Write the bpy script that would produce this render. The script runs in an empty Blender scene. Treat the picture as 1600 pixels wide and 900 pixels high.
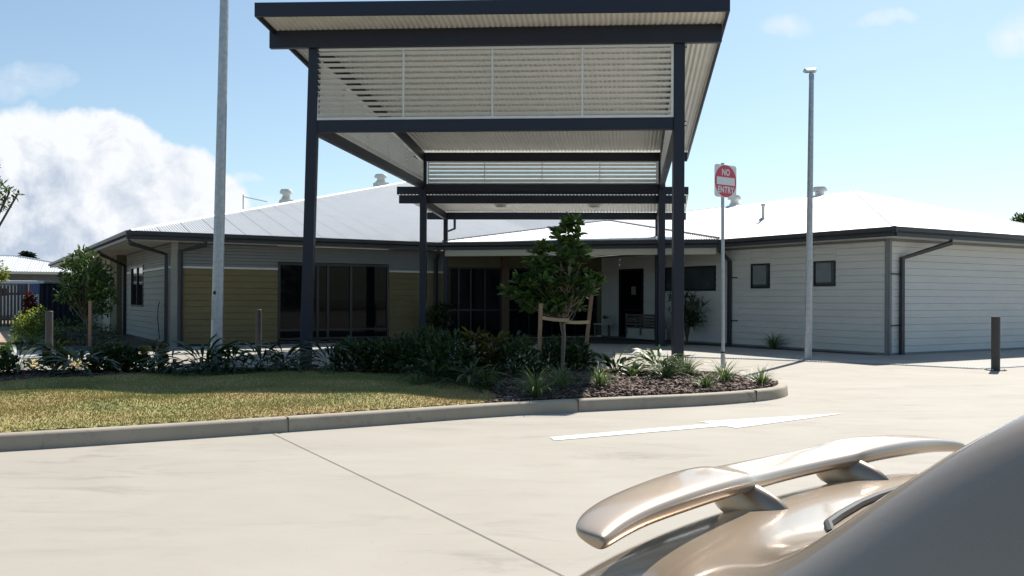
import bpy, math, random
import numpy as np
from mathutils import Vector, Matrix, Quaternion

# ------------------------------------------------------------------ camera, world, sun, exposure
scene = bpy.context.scene
col = scene.collection
F = 1400.0; CH = 1.4; ROLL = 0.004; HY = 466.0
cam_d = bpy.data.cameras.new('camera'); cam = bpy.data.objects.new('camera', cam_d); col.objects.link(cam)
cam.location = (0, 0, CH)
cam.rotation_euler = (Matrix.Rotation(math.radians(90), 4, 'X') @ Matrix.Rotation(ROLL, 4, 'Z')).to_euler()
cam_d.sensor_width = 36; cam_d.lens = F / 1600 * 36; cam_d.shift_y = (HY - 450) / 1600
cam_d.clip_start = 0.05; cam_d.clip_end = 2000
scene.camera = cam
scene.render.resolution_x = 1024; scene.render.resolution_y = 576
scene.view_settings.view_transform = 'Standard'; scene.view_settings.look = 'None'
scene.view_settings.exposure = 0.94; scene.view_settings.gamma = 1
SUN_AZ = math.atan2(0.51, 0.86); SUN_EL = math.radians(47)
sun_d = bpy.data.lights.new('sun', 'SUN'); sun = bpy.data.objects.new('sun', sun_d); col.objects.link(sun)
sun_d.energy = 4.0; sun_d.angle = math.radians(0.5); sun_d.color = (1.0, 0.95, 0.87)
sd = Vector((math.sin(SUN_AZ) * math.cos(SUN_EL), math.cos(SUN_AZ) * math.cos(SUN_EL), math.sin(SUN_EL)))
sun.rotation_euler = sd.to_track_quat('Z', 'Y').to_euler()
sun.location = sd * 60

def U(px): return (px - 800) / F
def V(py): return (HY - py) / F
world = bpy.data.worlds.new('World'); scene.world = world; world.use_nodes = True
def build_world():
    nt = world.node_tree; N = nt.nodes; L = nt.links; N.clear()
    out = N.new('ShaderNodeOutputWorld'); bg = N.new('ShaderNodeBackground'); bg.inputs[1].default_value = 0.064
    sky = N.new('ShaderNodeTexSky'); sky.sky_type = 'NISHITA'; sky.sun_disc = False
    sky.sun_elevation = SUN_EL; sky.sun_rotation = SUN_AZ
    sky.air_density = 1.0; sky.dust_density = 0.6; sky.ozone_density = 1.0; sky.altitude = 0
    tc = N.new('ShaderNodeTexCoord'); sx = N.new('ShaderNodeSeparateXYZ'); L.new(tc.outputs['Generated'], sx.inputs[0])
    def m(op, a, b=None, c=None, clamp=False):
        n = N.new('ShaderNodeMath'); n.operation = op; n.use_clamp = clamp
        for i, v in enumerate((a, b, c)):
            if v is None: continue
            if isinstance(v, (int, float)): n.inputs[i].default_value = v
            else: L.new(v, n.inputs[i])
        return n.outputs[0]
    yy = m('MAXIMUM', sx.outputs[1], 0.02)
    u0 = m('DIVIDE', sx.outputs[0], yy); v0 = m('DIVIDE', sx.outputs[2], yy)
    cb = N.new('ShaderNodeCombineXYZ'); L.new(u0, cb.inputs[0]); L.new(v0, cb.inputs[1])
    def noise(scale, det, rough, off, dist=0.0):
        mp = N.new('ShaderNodeMapping'); mp.inputs['Location'].default_value = (off, off * .7, 0); L.new(cb.outputs[0], mp.inputs[0])
        n = N.new('ShaderNodeTexNoise'); n.inputs['Scale'].default_value = scale; n.inputs['Detail'].default_value = det
        n.inputs['Roughness'].default_value = rough; n.inputs['Distortion'].default_value = dist
        L.new(mp.outputs[0], n.inputs['Vector']); return n.outputs[0]
    n1 = noise(9, 8, .58, 3.1); n2 = noise(9, 8, .58, 9.7); n3 = noise(20, 8, .6, 1.7, .3); n4 = noise(5, 5, .5, 5.5)
    u = m('ADD', u0, m('MULTIPLY', m('SUBTRACT', n1, .5), .10)); v = m('ADD', v0, m('MULTIPLY', m('SUBTRACT', n2, .5), .075))
    def field(blobs):
        best = None
        for (px, py, rx, ry) in blobs:
            a = m('MULTIPLY', m('SUBTRACT', u, U(px)), F / rx); b = m('MULTIPLY', m('SUBTRACT', v, V(py)), F / ry)
            d = m('SUBTRACT', 1.0, m('ADD', m('MULTIPLY', a, a), m('MULTIPLY', b, b)))
            best = d if best is None else m('MAXIMUM', best, d)
        return best
    big = field([(40, 300, 190, 130), (140, 250, 120, 80), (230, 290, 130, 85), (300, 320, 95, 75), (60, 370, 230, 70), (-150, 300, 220, 150), (-400, 260, 200, 120)])
    bigm = m('MULTIPLY_ADD', big, 3.6, .05, True)
    thin = field([(35, 135, 75, 32), (1215, 42, 50, 24), (1375, 28, 60, 20), (380, 270, 40, 14), (480, 320, 70, 18), (700, 350, 200, 25), (1600, 60, 60, 40)])
    thinm = m('MULTIPLY', m('MULTIPLY_ADD', thin, .9, 0, True), m('MULTIPLY_ADD', n3, 2.2, -.6, True))
    thinm = m('MULTIPLY', thinm, .85)
    lowf = m('MULTIPLY', m('MULTIPLY_ADD', v0, -9.0, .95, True), m('MULTIPLY_ADD', n4, 2.2, -.75, True))
    lowm = m('MULTIPLY', lowf, .6)
    # the underside of the big cloud is greyer, its billows lighter
    gl = m('MULTIPLY_ADD', m('SUBTRACT', v0, V(285)), -10.0, m('MULTIPLY_ADD', n3, -1.6, 1.15))
    gr = m('MULTIPLY', gl, m('MULTIPLY_ADD', m('SUBTRACT', u0, U(330)), -3.4, 0, True))
    gr = m('ADD', gr, m('MULTIPLY_ADD', n3, -2.6, 1.35), None, True)
    def mix(f, a, b):
        n = N.new('ShaderNodeMix'); n.data_type = 'RGBA'
        L.new(f, n.inputs[0])
        for i, x in ((6, a), (7, b)):
            if isinstance(x, tuple): n.inputs[i].default_value = x
            else: L.new(x, n.inputs[i])
        return n.outputs[2]
    W = (7.9, 8.1, 8.4, 1)
    cc = mix(gr, W, (4.3, 5.0, 6.1, 1))
    # thin high haze lifts the blue a little everywhere
    tint = N.new('ShaderNodeMix'); tint.data_type = 'RGBA'; tint.blend_type = 'MULTIPLY'; tint.inputs[0].default_value = 1.0; L.new(sky.outputs[0], tint.inputs[6]); tint.inputs[7].default_value = (.98, 1.10, 1.10, 1)
    base = mix(m('MULTIPLY_ADD', v0, -.35, .24, True), tint.outputs[2], (6.0, 6.8, 7.9, 1))
    c = mix(lowm, base, (7.0, 7.6, 8.3, 1)); c = mix(thinm, c, W); c = mix(bigm, c, cc)
    L.new(c, bg.inputs[0]); L.new(bg.outputs[0], out.inputs[0])
build_world()

# ------------------------------------------------------------------ helpers
rnd = random.Random(7); nr = np.random.default_rng(11)
def hor(px): return HY + ROLL * (px - 800)
def P(px, d): return Vector(((px - 800) / F * d, d))                     # plan position of a picture column at a distance
def W3(px, py, d): return Vector(((px - 800) / F * d, d, CH + (hor(px) - py) / F * d))
def G(px, py, z=0.0):
    d = (CH - z) * F / (py - hor(px)); return Vector(((px - 800) / F * d, d))
def v3(p, z): return Vector((p[0], p[1], z))

class MB:
    def __init__(s): s.v = []; s.f = []; s.uv = None; s.n = 0
    def add(s, vs, fs):
        b = len(s.v); s.v += [tuple(x) for x in vs]; s.f += [tuple(b + i for i in f) for f in fs]; return s
    def box(s, c, size, rz=0.0, rot=None):
        M = rot if rot is not None else Matrix.Rotation(rz, 3, 'Z')
        c = Vector(c); hx, hy, hz = size[0] / 2, size[1] / 2, size[2] / 2
        vs = [c + M @ Vector((x * hx, y * hy, z * hz)) for z in (-1, 1) for y in (-1, 1) for x in (-1, 1)]
        return s.add(vs, [(0, 2, 3, 1), (4, 5, 7, 6), (0, 1, 5, 4), (2, 6, 7, 3), (0, 4, 6, 2), (1, 3, 7, 5)])
    def bar(s, a, b, w, h, up=(0, 0, 1)):                                 # box from a to b, w across, h along up
        a = Vector(a); b = Vector(b); d = (b - a).normalized(); up = Vector(up)
        if abs(d.dot(up)) > .999: up = Vector((0, 1, 0))
        x = d.cross(up).normalized(); y = x.cross(d).normalized()
        vs = [p + x * sx * w / 2 + y * sy * h / 2 for p in (a, b) for sx, sy in ((-1, -1), (1, -1), (1, 1), (-1, 1))]
        return s.add(vs, [(3, 2, 1, 0), (4, 5, 6, 7), (0, 1, 5, 4), (1, 2, 6, 5), (2, 3, 7, 6), (3, 0, 4, 7)])
    def tube(s, pts, rad, n=10, cap=True):
        pts = [Vector(p) for p in pts]; k = len(pts)
        if not hasattr(rad, '__len__'): rad = [rad] * k
        rings = []; ref = None
        for i, p in enumerate(pts):
            t = ((pts[min(i + 1, k - 1)] - pts[max(i - 1, 0)])).normalized()
            if ref is None: ref = Vector((1, 0, 0)) if abs(t.x) < .9 else Vector((0, 1, 0))
            x = (ref - t * ref.dot(t)).normalized(); ref = x; y = t.cross(x)
            rings.append([p + (x * math.cos(2 * math.pi * j / n) + y * math.sin(2 * math.pi * j / n)) * rad[i] for j in range(n)])
        vs = [q for r in rings for q in r]; fs = []
        for i in range(k - 1):
            for j in range(n):
                a = i * n + j; b = i * n + (j + 1) % n; fs.append((a, b, b + n, a + n))
        if cap: fs.append(tuple(range(n - 1, -1, -1))); fs.append(tuple((k - 1) * n + j for j in range(n)))
        return s.add(vs, fs)
    def prism(s, poly, z0, z1):                                           # 2D polygon (ccw) between two heights
        n = len(poly); vs = [(p[0], p[1], z0) for p in poly] + [(p[0], p[1], z1) for p in poly]
        return s.add(vs, [tuple(range(n - 1, -1, -1)), tuple(range(n, 2 * n))] + [(i, (i + 1) % n, (i + 1) % n + n, i + n) for i in range(n)])
    def sheet(s, poly, z):
        return s.add([(p[0], p[1], z) for p in poly], [tuple(range(len(poly)))])
    def boards(s, p0, e, n, s0, s1, z0, z1, pitch, proud=.016, flush=.004, groove=.013):
        z = z0; A = [p0 + e * s0, p0 + e * s1]
        while z < z1 - .02:
            zt = min(z + pitch, z1); g = zt - groove
            vs = [v3(a + n * o, h) for a in A for o, h in ((proud, z), (flush, g), (-.022, g), (-.022, zt), (proud, zt))]
            s.add(vs, [(i, i + 5, i + 6, i + 1) for i in range(4)]); z = zt
        return s
    def hcorr(s, p0, e, n, s0, s1, z0, z1, pitch=.092, amp=.010, k=6):
        return s.boards(p0, e, n, s0, s1, z0, z1, pitch, .018, .004, .022)
    def hcorr_old(s, p0, e, n, s0, s1, z0, z1, pitch=.08, amp=.010, k=6):     # horizontally ribbed cladding
        zs = np.arange(z0, z1 + 1e-6, pitch / k); vs = []
        for z in zs:
            o = amp * (1 + math.sin(2 * math.pi * z / pitch))
            vs += [v3(p0 + e * s0 + n * o, z), v3(p0 + e * s1 + n * o, z)]
        return s.add(vs, [(2 * i, 2 * i + 1, 2 * i + 3, 2 * i + 2) for i in range(len(zs) - 1)])

def link(name, me, m, parent=None, smooth=False):
    o = bpy.data.objects.new(name, me); col.objects.link(o)
    if m is not None: me.materials.append(m)
    if smooth: me.polygons.foreach_set('use_smooth', [True] * len(me.polygons))
    if parent is not None: o.parent = parent
    return o
def root_loc(p):
    l = Vector((0, 0, 0))
    while p is not None: l += p.location; p = p.parent
    return l
def obj(name, mb, m, parent=None, smooth=False, local=False, bevel=0, org=None):
    off = Vector((0, 0, 0)) if local or parent is None else root_loc(parent)
    if org is not None: off = Vector(org)
    me = bpy.data.meshes.new(name)
    me.from_pydata([(x[0] - off[0], x[1] - off[1], x[2] - off[2]) for x in mb.v], [], mb.f); me.update()
    o = link(name, me, m, parent, smooth)
    if org is not None: o.location = off
    if bevel:
        b = o.modifiers.new('bevel', 'BEVEL'); b.width = bevel; b.segments = 2; b.limit_method = 'ANGLE'; b.angle_limit = .6
    if smooth:
        try: me.set_sharp_from_angle(angle=math.radians(40))
        except Exception: pass
    return o
def npmesh(name, verts, faces, m, parent=None, smooth=False, off=None):
    """verts (n,3), faces (k, 3 or 4)"""
    if off is None: off = root_loc(parent) if parent is not None else Vector((0, 0, 0))
    me = bpy.data.meshes.new(name); verts = np.asarray(verts, float) - np.array(off)
    faces = np.asarray(faces, np.int32); k, c = faces.shape
    me.vertices.add(len(verts)); me.vertices.foreach_set('co', verts.ravel())
    me.loops.add(k * c); me.loops.foreach_set('vertex_index', faces.ravel())
    me.polygons.add(k); me.polygons.foreach_set('loop_start', np.arange(0, k * c, c)); me.polygons.foreach_set('loop_total', np.full(k, c))
    me.update(calc_edges=True); me.validate()
    return link(name, me, m, parent, smooth)
def tag(o, label=None, cat=None, group=None, kind=None):
    if label: o['label'] = label
    if cat: o['category'] = cat
    if group: o['group'] = group
    if kind: o['kind'] = kind
    return o
def thing(name, loc, label, cat, group=None, rz=0.0):
    o = bpy.data.objects.new(name, None); col.objects.link(o); o.location = loc; o.rotation_euler = (0, 0, rz); o.empty_display_size = .2
    return tag(o, label, cat, group)

# ------------------------------------------------------------------ materials
MATS = {}
def mat(name, c, rough=.6, metal=0.0, var=0.0, vscale=4.0, c2=None, bump=0.0, bscale=60.0, spec=.5, coat=0.0, stretch=None, trans=0.0, obvar=0.0, coords='Object', flake=False):
    m = bpy.data.materials.new(name); m.use_nodes = True; nt = m.node_tree; N = nt.nodes; L = nt.links
    b = N['Principled BSDF']; b.inputs['Roughness'].default_value = rough; b.inputs['Metallic'].default_value = metal
    b.inputs['Specular IOR Level'].default_value = spec; b.inputs['Base Color'].default_value = (*c, 1)
    if coat: b.inputs['Coat Weight'].default_value = coat; b.inputs['Coat Roughness'].default_value = .03
    if trans: b.inputs['Transmission Weight'].default_value = trans
    geo = N.new('ShaderNodeNewGeometry'); src = geo.outputs['Position']
    if stretch:
        mp = N.new('ShaderNodeMapping'); mp.inputs['Scale'].default_value = stretch; L.new(src, mp.inputs[0]); src = mp.outputs[0]
    if var or c2:
        n = N.new('ShaderNodeTexNoise'); n.inputs['Scale'].default_value = vscale; n.inputs['Detail'].default_value = 8; n.inputs['Roughness'].default_value = .62
        L.new(src, n.inputs['Vector'])
        r = N.new('ShaderNodeValToRGB'); L.new(n.outputs[0], r.inputs[0])
        a = tuple(max(0, x * (1 - var)) for x in c); d = c2 if c2 else tuple(min(1, x * (1 + var)) for x in c)
        r.color_ramp.elements[0].position = .32; r.color_ramp.elements[1].position = .68
        r.color_ramp.elements[0].color = (*a, 1); r.color_ramp.elements[1].color = (*d, 1)
        L.new(r.outputs[0], b.inputs['Base Color'])
        rr = N.new('ShaderNodeMapRange'); rr.inputs[3].default_value = max(.02, rough - .08); rr.inputs[4].default_value = min(1, rough + .12)
        L.new(n.outputs[0], rr.inputs[0]); L.new(rr.outputs[0], b.inputs['Roughness'])
    if bump:
        n = N.new('ShaderNodeTexNoise'); n.inputs['Scale'].default_value = bscale; n.inputs['Detail'].default_value = 5; L.new(src, n.inputs['Vector'])
        bp = N.new('ShaderNodeBump'); bp.inputs['Strength'].default_value = bump; bp.inputs['Distance'].default_value = .01
        L.new(n.outputs[0], bp.inputs['Height']); L.new(bp.outputs[0], b.inputs['Normal'])
    MATS[name] = m; return m

def leafmat(name, c, c2, trans=.25, rough=.45, vs=9.0, rand=True):
    """leaf: diffuse + gloss with light passing through, hue varies from leaf to leaf"""
    m = bpy.data.materials.new(name); m.use_nodes = True; nt = m.node_tree; N = nt.nodes; L = nt.links
    b = N['Principled BSDF']; b.inputs['Roughness'].default_value = rough; b.inputs['Specular IOR Level'].default_value = .35
    geo = N.new('ShaderNodeNewGeometry'); n = N.new('ShaderNodeTexNoise'); n.inputs['Scale'].default_value = vs; n.inputs['Detail'].default_value = 3
    L.new(geo.outputs['Position'], n.inputs['Vector'])
    mx = N.new('ShaderNodeMath'); mx.operation = 'ADD'; L.new(n.outputs[0], mx.inputs[0])
    m2 = N.new('ShaderNodeMath'); m2.operation = 'MULTIPLY_ADD'; L.new(geo.outputs['Random Per Island'], m2.inputs[0]); m2.inputs[1].default_value = .7; m2.inputs[2].default_value = -.35
    L.new(m2.outputs[0], mx.inputs[1])
    r = N.new('ShaderNodeValToRGB'); L.new(mx.outputs[0], r.inputs[0]); r.color_ramp.elements[0].position = .25; r.color_ramp.elements[1].position = .8
    r.color_ramp.elements[0].color = (*c, 1); r.color_ramp.elements[1].color = (*c2, 1)
    L.new(r.outputs[0], b.inputs['Base Color'])
    t = N.new('ShaderNodeBsdfTranslucent'); hs = N.new('ShaderNodeHueSaturation'); hs.inputs['Value'].default_value = 1.6; hs.inputs['Hue'].default_value = .485
    L.new(r.outputs[0], hs.inputs['Color']); L.new(hs.outputs[0], t.inputs[0])
    ms = N.new('ShaderNodeMixShader'); ms.inputs[0].default_value = trans; L.new(b.outputs[0], ms.inputs[1]); L.new(t.outputs[0], ms.inputs[2])
    L.new(ms.outputs[0], N['Material Output'].inputs[0]); return m

M_steel = mat('navy_steel_paint', (.009, .012, .027), .45, var=.12, vscale=3, bump=.02, bscale=200)
M_steel2 = mat('charcoal_gutter_paint', (.030, .033, .042), .42, var=.12, vscale=2)
M_pipe = mat('downpipe_paint', (.035, .038, .046), .45, var=.1, vscale=3)
M_white = mat('white_louvre_paint', (.76, .76, .73), .42, var=.05, vscale=5)
M_under = mat('cream_corrugated_steel', (.74, .72, .65), .42, var=.07, vscale=1.5)
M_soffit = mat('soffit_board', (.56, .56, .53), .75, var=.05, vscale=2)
M_mustard = mat('mustard_weatherboard', (.17, .138, .062), .72, var=.10, vscale=1.2, bump=.08, bscale=30, stretch=(1, 1, 4))
M_grey = mat('grey_corrugated_cladding', (.20, .205, .20), .5, var=.08, vscale=1.5)
M_lgrey = mat('pale_grey_weatherboard', (.26, .265, .235), .7, var=.08, vscale=1.2, stretch=(1, 1, 3))
M_whitewall = mat('white_weatherboard', (.62, .61, .575), .72, var=.05, vscale=1.0, bump=.05, bscale=25, stretch=(1, 1, 4))
M_trim = mat('grey_trim', (.19, .20, .20), .6, var=.08, vscale=3)
M_flash = mat('white_flashing', (.6, .6, .56), .5, var=.05)
M_olive = mat('olive_column_render', (.13, .125, .075), .8, var=.1, vscale=2)
M_beige = mat('beige_render', (.36, .35, .28), .8, var=.07, vscale=2)
M_brown = mat('brown_wood_column', (.12, .075, .045), .6, var=.25, vscale=4, stretch=(6, 6, 1))
M_frame = mat('black_window_frame', (.012, .013, .016), .35)
M_glass = mat('dark_tinted_glass', (.004, .005, .007), .03, spec=.13)
M_glass2 = mat('obscure_glass', (.055, .065, .068), .22, spec=.5, var=.2, vscale=1.2)
M_blind = mat('roller_blind', (.19, .21, .22), .7, var=.1)
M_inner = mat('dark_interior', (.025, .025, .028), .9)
M_galv = mat('galvanised_steel', (.42, .44, .46), .42, metal=.55, var=.18, vscale=14)
M_dark = mat('black_rubber', (.012, .012, .013), .55)
M_timber = mat('stake_timber', (.33, .20, .125), .8, var=.25, vscale=6, stretch=(8, 8, 1), bump=.2, bscale=80)
M_strap = mat('webbing_tie', (.40, .30, .17), .85, var=.15, vscale=20)
M_boll = mat('bollard_paint', (.050, .046, .044), .6, var=.2, vscale=6, bump=.08, bscale=90)
M_bark = mat('pale_bark', (.26, .21, .15), .85, var=.3, vscale=18, bump=.4, bscale=70)
M_barkd = mat('dark_bark', (.10, .075, .055), .9, var=.35, vscale=16, bump=.5, bscale=60)
M_red = mat('sign_red', (.52, .045, .075), .4, var=.05, vscale=20)
M_signw = mat('sign_white', (.66, .68, .70), .4, var=.04, vscale=20)
M_paint = mat('road_paint_white', (.66, .65, .60), .75, c2=(.80, .80, .77), vscale=5, bump=.15, bscale=120)
M_yellow = mat('tactile_yellow', (.45, .33, .09), .7, var=.12, vscale=10)
M_soil = mat('garden_soil', (.060, .042, .033), .95, var=.35, vscale=12, bump=.6, bscale=40)
M_chip = leafmat('bark_chip', (.032, .020, .015), (.185, .125, .095), trans=0.0, rough=.85, vs=60)
M_gravel = mat('pink_gravel', (.36, .23, .17), .9, c2=(.5, .36, .27), vscale=70, bump=.6, bscale=150)
M_ground = mat('dry_ground', (.20, .17, .10), .95, var=.3, vscale=.6, bump=.3, bscale=20)
M_navyfence = mat('navy_colorbond', (.018, .024, .04), .5, var=.1)
M_picket = mat('weathered_picket', (.075, .068, .062), .85, var=.3, vscale=12, stretch=(5, 5, 1))
M_brickg = mat('grey_block_wall', (.15, .155, .17), .85, var=.15, vscale=3)
M_red_shrub = leafmat('red_leaf', (.06, .015, .012), (.17, .05, .04))
M_leaf_dark = leafmat('dark_green_leaf', (.014, .032, .010), (.055, .10, .024))
M_leaf_mid = leafmat('mid_green_leaf', (.030, .068, .018), (.10, .16, .040))
M_leaf_tree = leafmat('glossy_tree_leaf', (.030, .066, .016), (.115, .19, .048), rough=.35)
M_leaf_lime = leafmat('lime_leaf', (.09, .14, .015), (.28, .34, .05), trans=.35)
M_leaf_croton = leafmat('yellow_croton_leaf', (.035, .05, .012), (.17, .15, .025), trans=.3)
M_blade = leafmat('strap_blade', (.045, .085, .025), (.17, .23, .08), vs=14)
M_pine = leafmat('pine_needle', (.012, .03, .022), (.03, .055, .04), trans=.05)

def roofmat():
    m = bpy.data.materials.new('white_roof_sheet'); m.use_nodes = True; N = m.node_tree.nodes; L = m.node_tree.links
    b = N['Principled BSDF']; b.inputs['Roughness'].default_value = .42; b.inputs['Specular IOR Level'].default_value = .5
    uv = N.new('ShaderNodeUVMap'); s = N.new('ShaderNodeSeparateXYZ'); L.new(uv.outputs[0], s.inputs[0])
    w = N.new('ShaderNodeMath'); w.operation = 'MODULO'; w.inputs[1].default_value = .762; L.new(s.outputs[0], w.inputs[0])
    c = N.new('ShaderNodeMath'); c.operation = 'LESS_THAN'; c.inputs[1].default_value = .022; L.new(w.outputs[0], c.inputs[0])
    n = N.new('ShaderNodeTexNoise'); n.inputs['Scale'].default_value = 2; n.inputs['Detail'].default_value = 6
    g = N.new('ShaderNodeNewGeometry'); L.new(g.outputs['Position'], n.inputs['Vector'])
    r = N.new('ShaderNodeValToRGB'); L.new(n.outputs[0], r.inputs[0]); r.color_ramp.elements[0].color = (.60, .60, .59, 1); r.color_ramp.elements[1].color = (.70, .70, .69, 1)
    mx = N.new('ShaderNodeMix'); mx.data_type = 'RGBA'; L.new(c.outputs[0], mx.inputs[0]); L.new(r.outputs[0], mx.inputs[6]); mx.inputs[7].default_value = (.22, .22, .22, 1)
    L.new(mx.outputs[2], b.inputs['Base Color']); return m
M_roof = roofmat(); M_cap = mat('white_ridge_capping', (.80, .80, .79), .4, var=.04, vscale=2)

def concrete(name, c1, c2, c3, sc=1.0):
    m = bpy.data.materials.new(name); m.use_nodes = True; N = m.node_tree.nodes; L = m.node_tree.links
    b = N['Principled BSDF']; b.inputs['Roughness'].default_value = .8; b.inputs['Specular IOR Level'].default_value = .3
    g = N.new('ShaderNodeNewGeometry')
    def noise(s, st, det=8, ro=.65, rot=0.0, di=0.0):
        mp = N.new('ShaderNodeMapping'); mp.inputs['Scale'].default_value = st; mp.inputs['Rotation'].default_value = (0, 0, rot); L.new(g.outputs['Position'], mp.inputs[0])
        n = N.new('ShaderNodeTexNoise'); n.inputs['Scale'].default_value = s; n.inputs['Detail'].default_value = det; n.inputs['Roughness'].default_value = ro; n.inputs['Distortion'].default_value = di
        L.new(mp.outputs[0], n.inputs['Vector']); return n.outputs[0]
    def ramp(f, p0, p1, a, d):
        r = N.new('ShaderNodeValToRGB'); L.new(f, r.inputs[0]); r.color_ramp.elements[0].position = p0; r.color_ramp.elements[1].position = p1
        r.color_ramp.elements[0].color = a; r.color_ramp.elements[1].color = d; return r.outputs[0]
    base = ramp(noise(.55 * sc, (1, 1.6, 1), rot=.3, di=.4), .3, .7, (*c1, 1), (*c2, 1))
    st = ramp(noise(1.7 * sc, (.5, 1.7, 1), 10, .72, .25, .8), .52, .76, (0, 0, 0, 1), (1, 1, 1, 1))
    big = ramp(noise(.35 * sc, (1, 1, 1), 4), .42, .62, (0, 0, 0, 1), (1, 1, 1, 1))
    mu = N.new('ShaderNodeMath'); mu.operation = 'MULTIPLY'; L.new(st, mu.inputs[0]); L.new(big, mu.inputs[1])
    mu2 = N.new('ShaderNodeMath'); mu2.operation = 'MULTIPLY'; L.new(mu.outputs[0], mu2.inputs[0]); mu2.inputs[1].default_value = .95
    mx = N.new('ShaderNodeMix'); mx.data_type = 'RGBA'; L.new(mu2.outputs[0], mx.inputs[0]); L.new(base, mx.inputs[6]); mx.inputs[7].default_value = (*c3, 1)
    # small dark specks
    sp = ramp(noise(26, (1, 1, 1), 2, .5), .70, .76, (1, 1, 1, 1), (.72, .70, .66, 1))
    m3 = N.new('ShaderNodeMix'); m3.data_type = 'RGBA'; m3.blend_type = 'MULTIPLY'; m3.inputs[0].default_value = .5; L.new(mx.outputs[2], m3.inputs[6]); L.new(sp, m3.inputs[7])
    # fine grain
    fg = ramp(noise(160, (1, 1, 1), 3), .2, .8, (.90, .90, .90, 1), (1.06, 1.06, 1.06, 1))
    m4 = N.new('ShaderNodeMix'); m4.data_type = 'RGBA'; m4.blend_type = 'MULTIPLY'; m4.inputs[0].default_value = 1; L.new(m3.outputs[2], m4.inputs[6]); L.new(fg, m4.inputs[7])
    L.new(m4.outputs[2], b.inputs['Base Color'])
    bp = N.new('ShaderNodeBump'); bp.inputs['Strength'].default_value = .25; bp.inputs['Distance'].default_value = .004; L.new(noise(90, (1, 1, 1), 6), bp.inputs['Height']); L.new(bp.outputs[0], b.inputs['Normal'])
    return m
M_conc = concrete('driveway_concrete', (.345, .314, .265), (.40, .368, .315), (.19, .175, .145))
M_path = concrete('footpath_concrete', (.36, .345, .305), (.42, .40, .36), (.27, .25, .22))
M_kerb = concrete('kerb_concrete', (.33, .285, .22), (.42, .365, .285), (.13, .11, .085), 3.0)

# ------------------------------------------------------------------ the ground
def area(name, poly, z, m):
    return tag(obj(name, MB().sheet(poly, z), m), kind='structure')
area('ground', [(-900, -300), (900, -300), (900, 1200), (-900, 1200)], -.012, M_ground)
area('driveway', [(-13, -14), (60, -14), (60, 60), (-13, 60)], 0.0, M_conc)
area('driveway', [(-60, -14), (-13, -14), (-13, 21.2), (-60, 17)], 0.0, M_conc)
# building frame of reference
ang = math.radians(31)
eC = Vector((math.cos(ang), math.sin(ang))); eD = Vector((-math.sin(ang), math.cos(ang)))
nC = Vector((math.sin(ang), -math.cos(ang))); nD = Vector((-math.cos(ang), -math.sin(ang)))
Lc = Vector((-9.5, 25.1)); Rc = Vector((9.45, 22.5))
drainL = [G(0, 562), G(66, 560), G(281, 554), G(412, 549)]
drainR = [G(1068, 558.5), G(1164, 561), G(1260, 564.7), G(1400, 570), G(1530, 576.5)]
drain = [Vector((-24, 12.5))] + drainL + [Vector((-2, 24.3)), Vector((1.5, 23.6))] + drainR + [Vector((11.2, 19.2)), Vector((22, 24.5))]
area('footpath', [drain[0]] + drain[1:] + [Vector((22, 32)), Vector((8, 36)), Vector((-2, 34)), Vector((-12, 28)), Vector((-16.5, 24.5)), Vector((-24, 19.5))], .004, M_path)
def strip(poly, w, z, mb=None):
    mb = mb or MB()
    for a, b in zip(poly[:-1], poly[1:]):
        d = (b - a).normalized(); n = Vector((-d.y, d.x)) * w / 2
        mb.sheet([a - n, b - n, b + n, a + n], z)
    return mb
# trench drain: dark channel with grating bars
db = MB(); dbar = MB(); dfr = MB()
for a, b in zip(drain[:-1], drain[1:]):
    d = (b - a).normalized(); L_ = (b - a).length; n = Vector((-d.y, d.x)); k = 0
    for sgn in (-1, 1): dfr.bar(v3(a + n * sgn * .085, .012), v3(b + n * sgn * .085, .012), .012, .012)
    while k < L_:
        c = a + d * k; dbar.box(v3(c, .011), (.022, .15, .010), math.atan2(d.y, d.x)); k += .06
dr = thing('trench_drain', (0, 20, 0), 'long narrow slotted drain running across the concrete beside the footpath', 'drain')
obj('channel', strip(drain, .16, .008), M_dark, dr); obj('grate', dbar, M_galv, dr); obj('edge_rail', dfr, M_galv, dr)

# joints and thin dark lines in the concrete
M_joint_line = mat('joint_line', (.10, .09, .075), .9)
jl = [[G(425, 677), G(640, 780), G(880, 900), G(880, 900) + (G(880, 900) - G(425, 677)) * 1.2],
      [G(1231, 612), G(1600, 600)], [G(1145, 575), G(1232, 567)]]  # the last is only a thin dark line across the concrete
jb = MB()
for poly in jl: strip(poly, .007, .0045, jb)
tag(obj('joint_and_line', jb, M_joint_line), kind='structure')
# arrow on the road
ar = [(860, 683.7), (867, 688.8), (1133, 666), (1151.4, 669.4), (1320, 646.3), (1093.6, 659.2), (1112, 662.4)]
tag(obj('painted_arrow', MB().sheet([G(*p) for p in ar], .0050), M_paint), kind='structure')
yb = MB()
for (a, b) in ((40, 62), (75, 100), (112, 150)): yb.sheet([G(a, 573), G(b, 573), G(b + 2, 567), G(a + 2, 567)], .006)
yb.sheet([G(44, 566), G(150, 563.5), G(150, 562), G(44, 564)], .006)
tag(obj('yellow_marking', yb, M_yellow), kind='structure')

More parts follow.
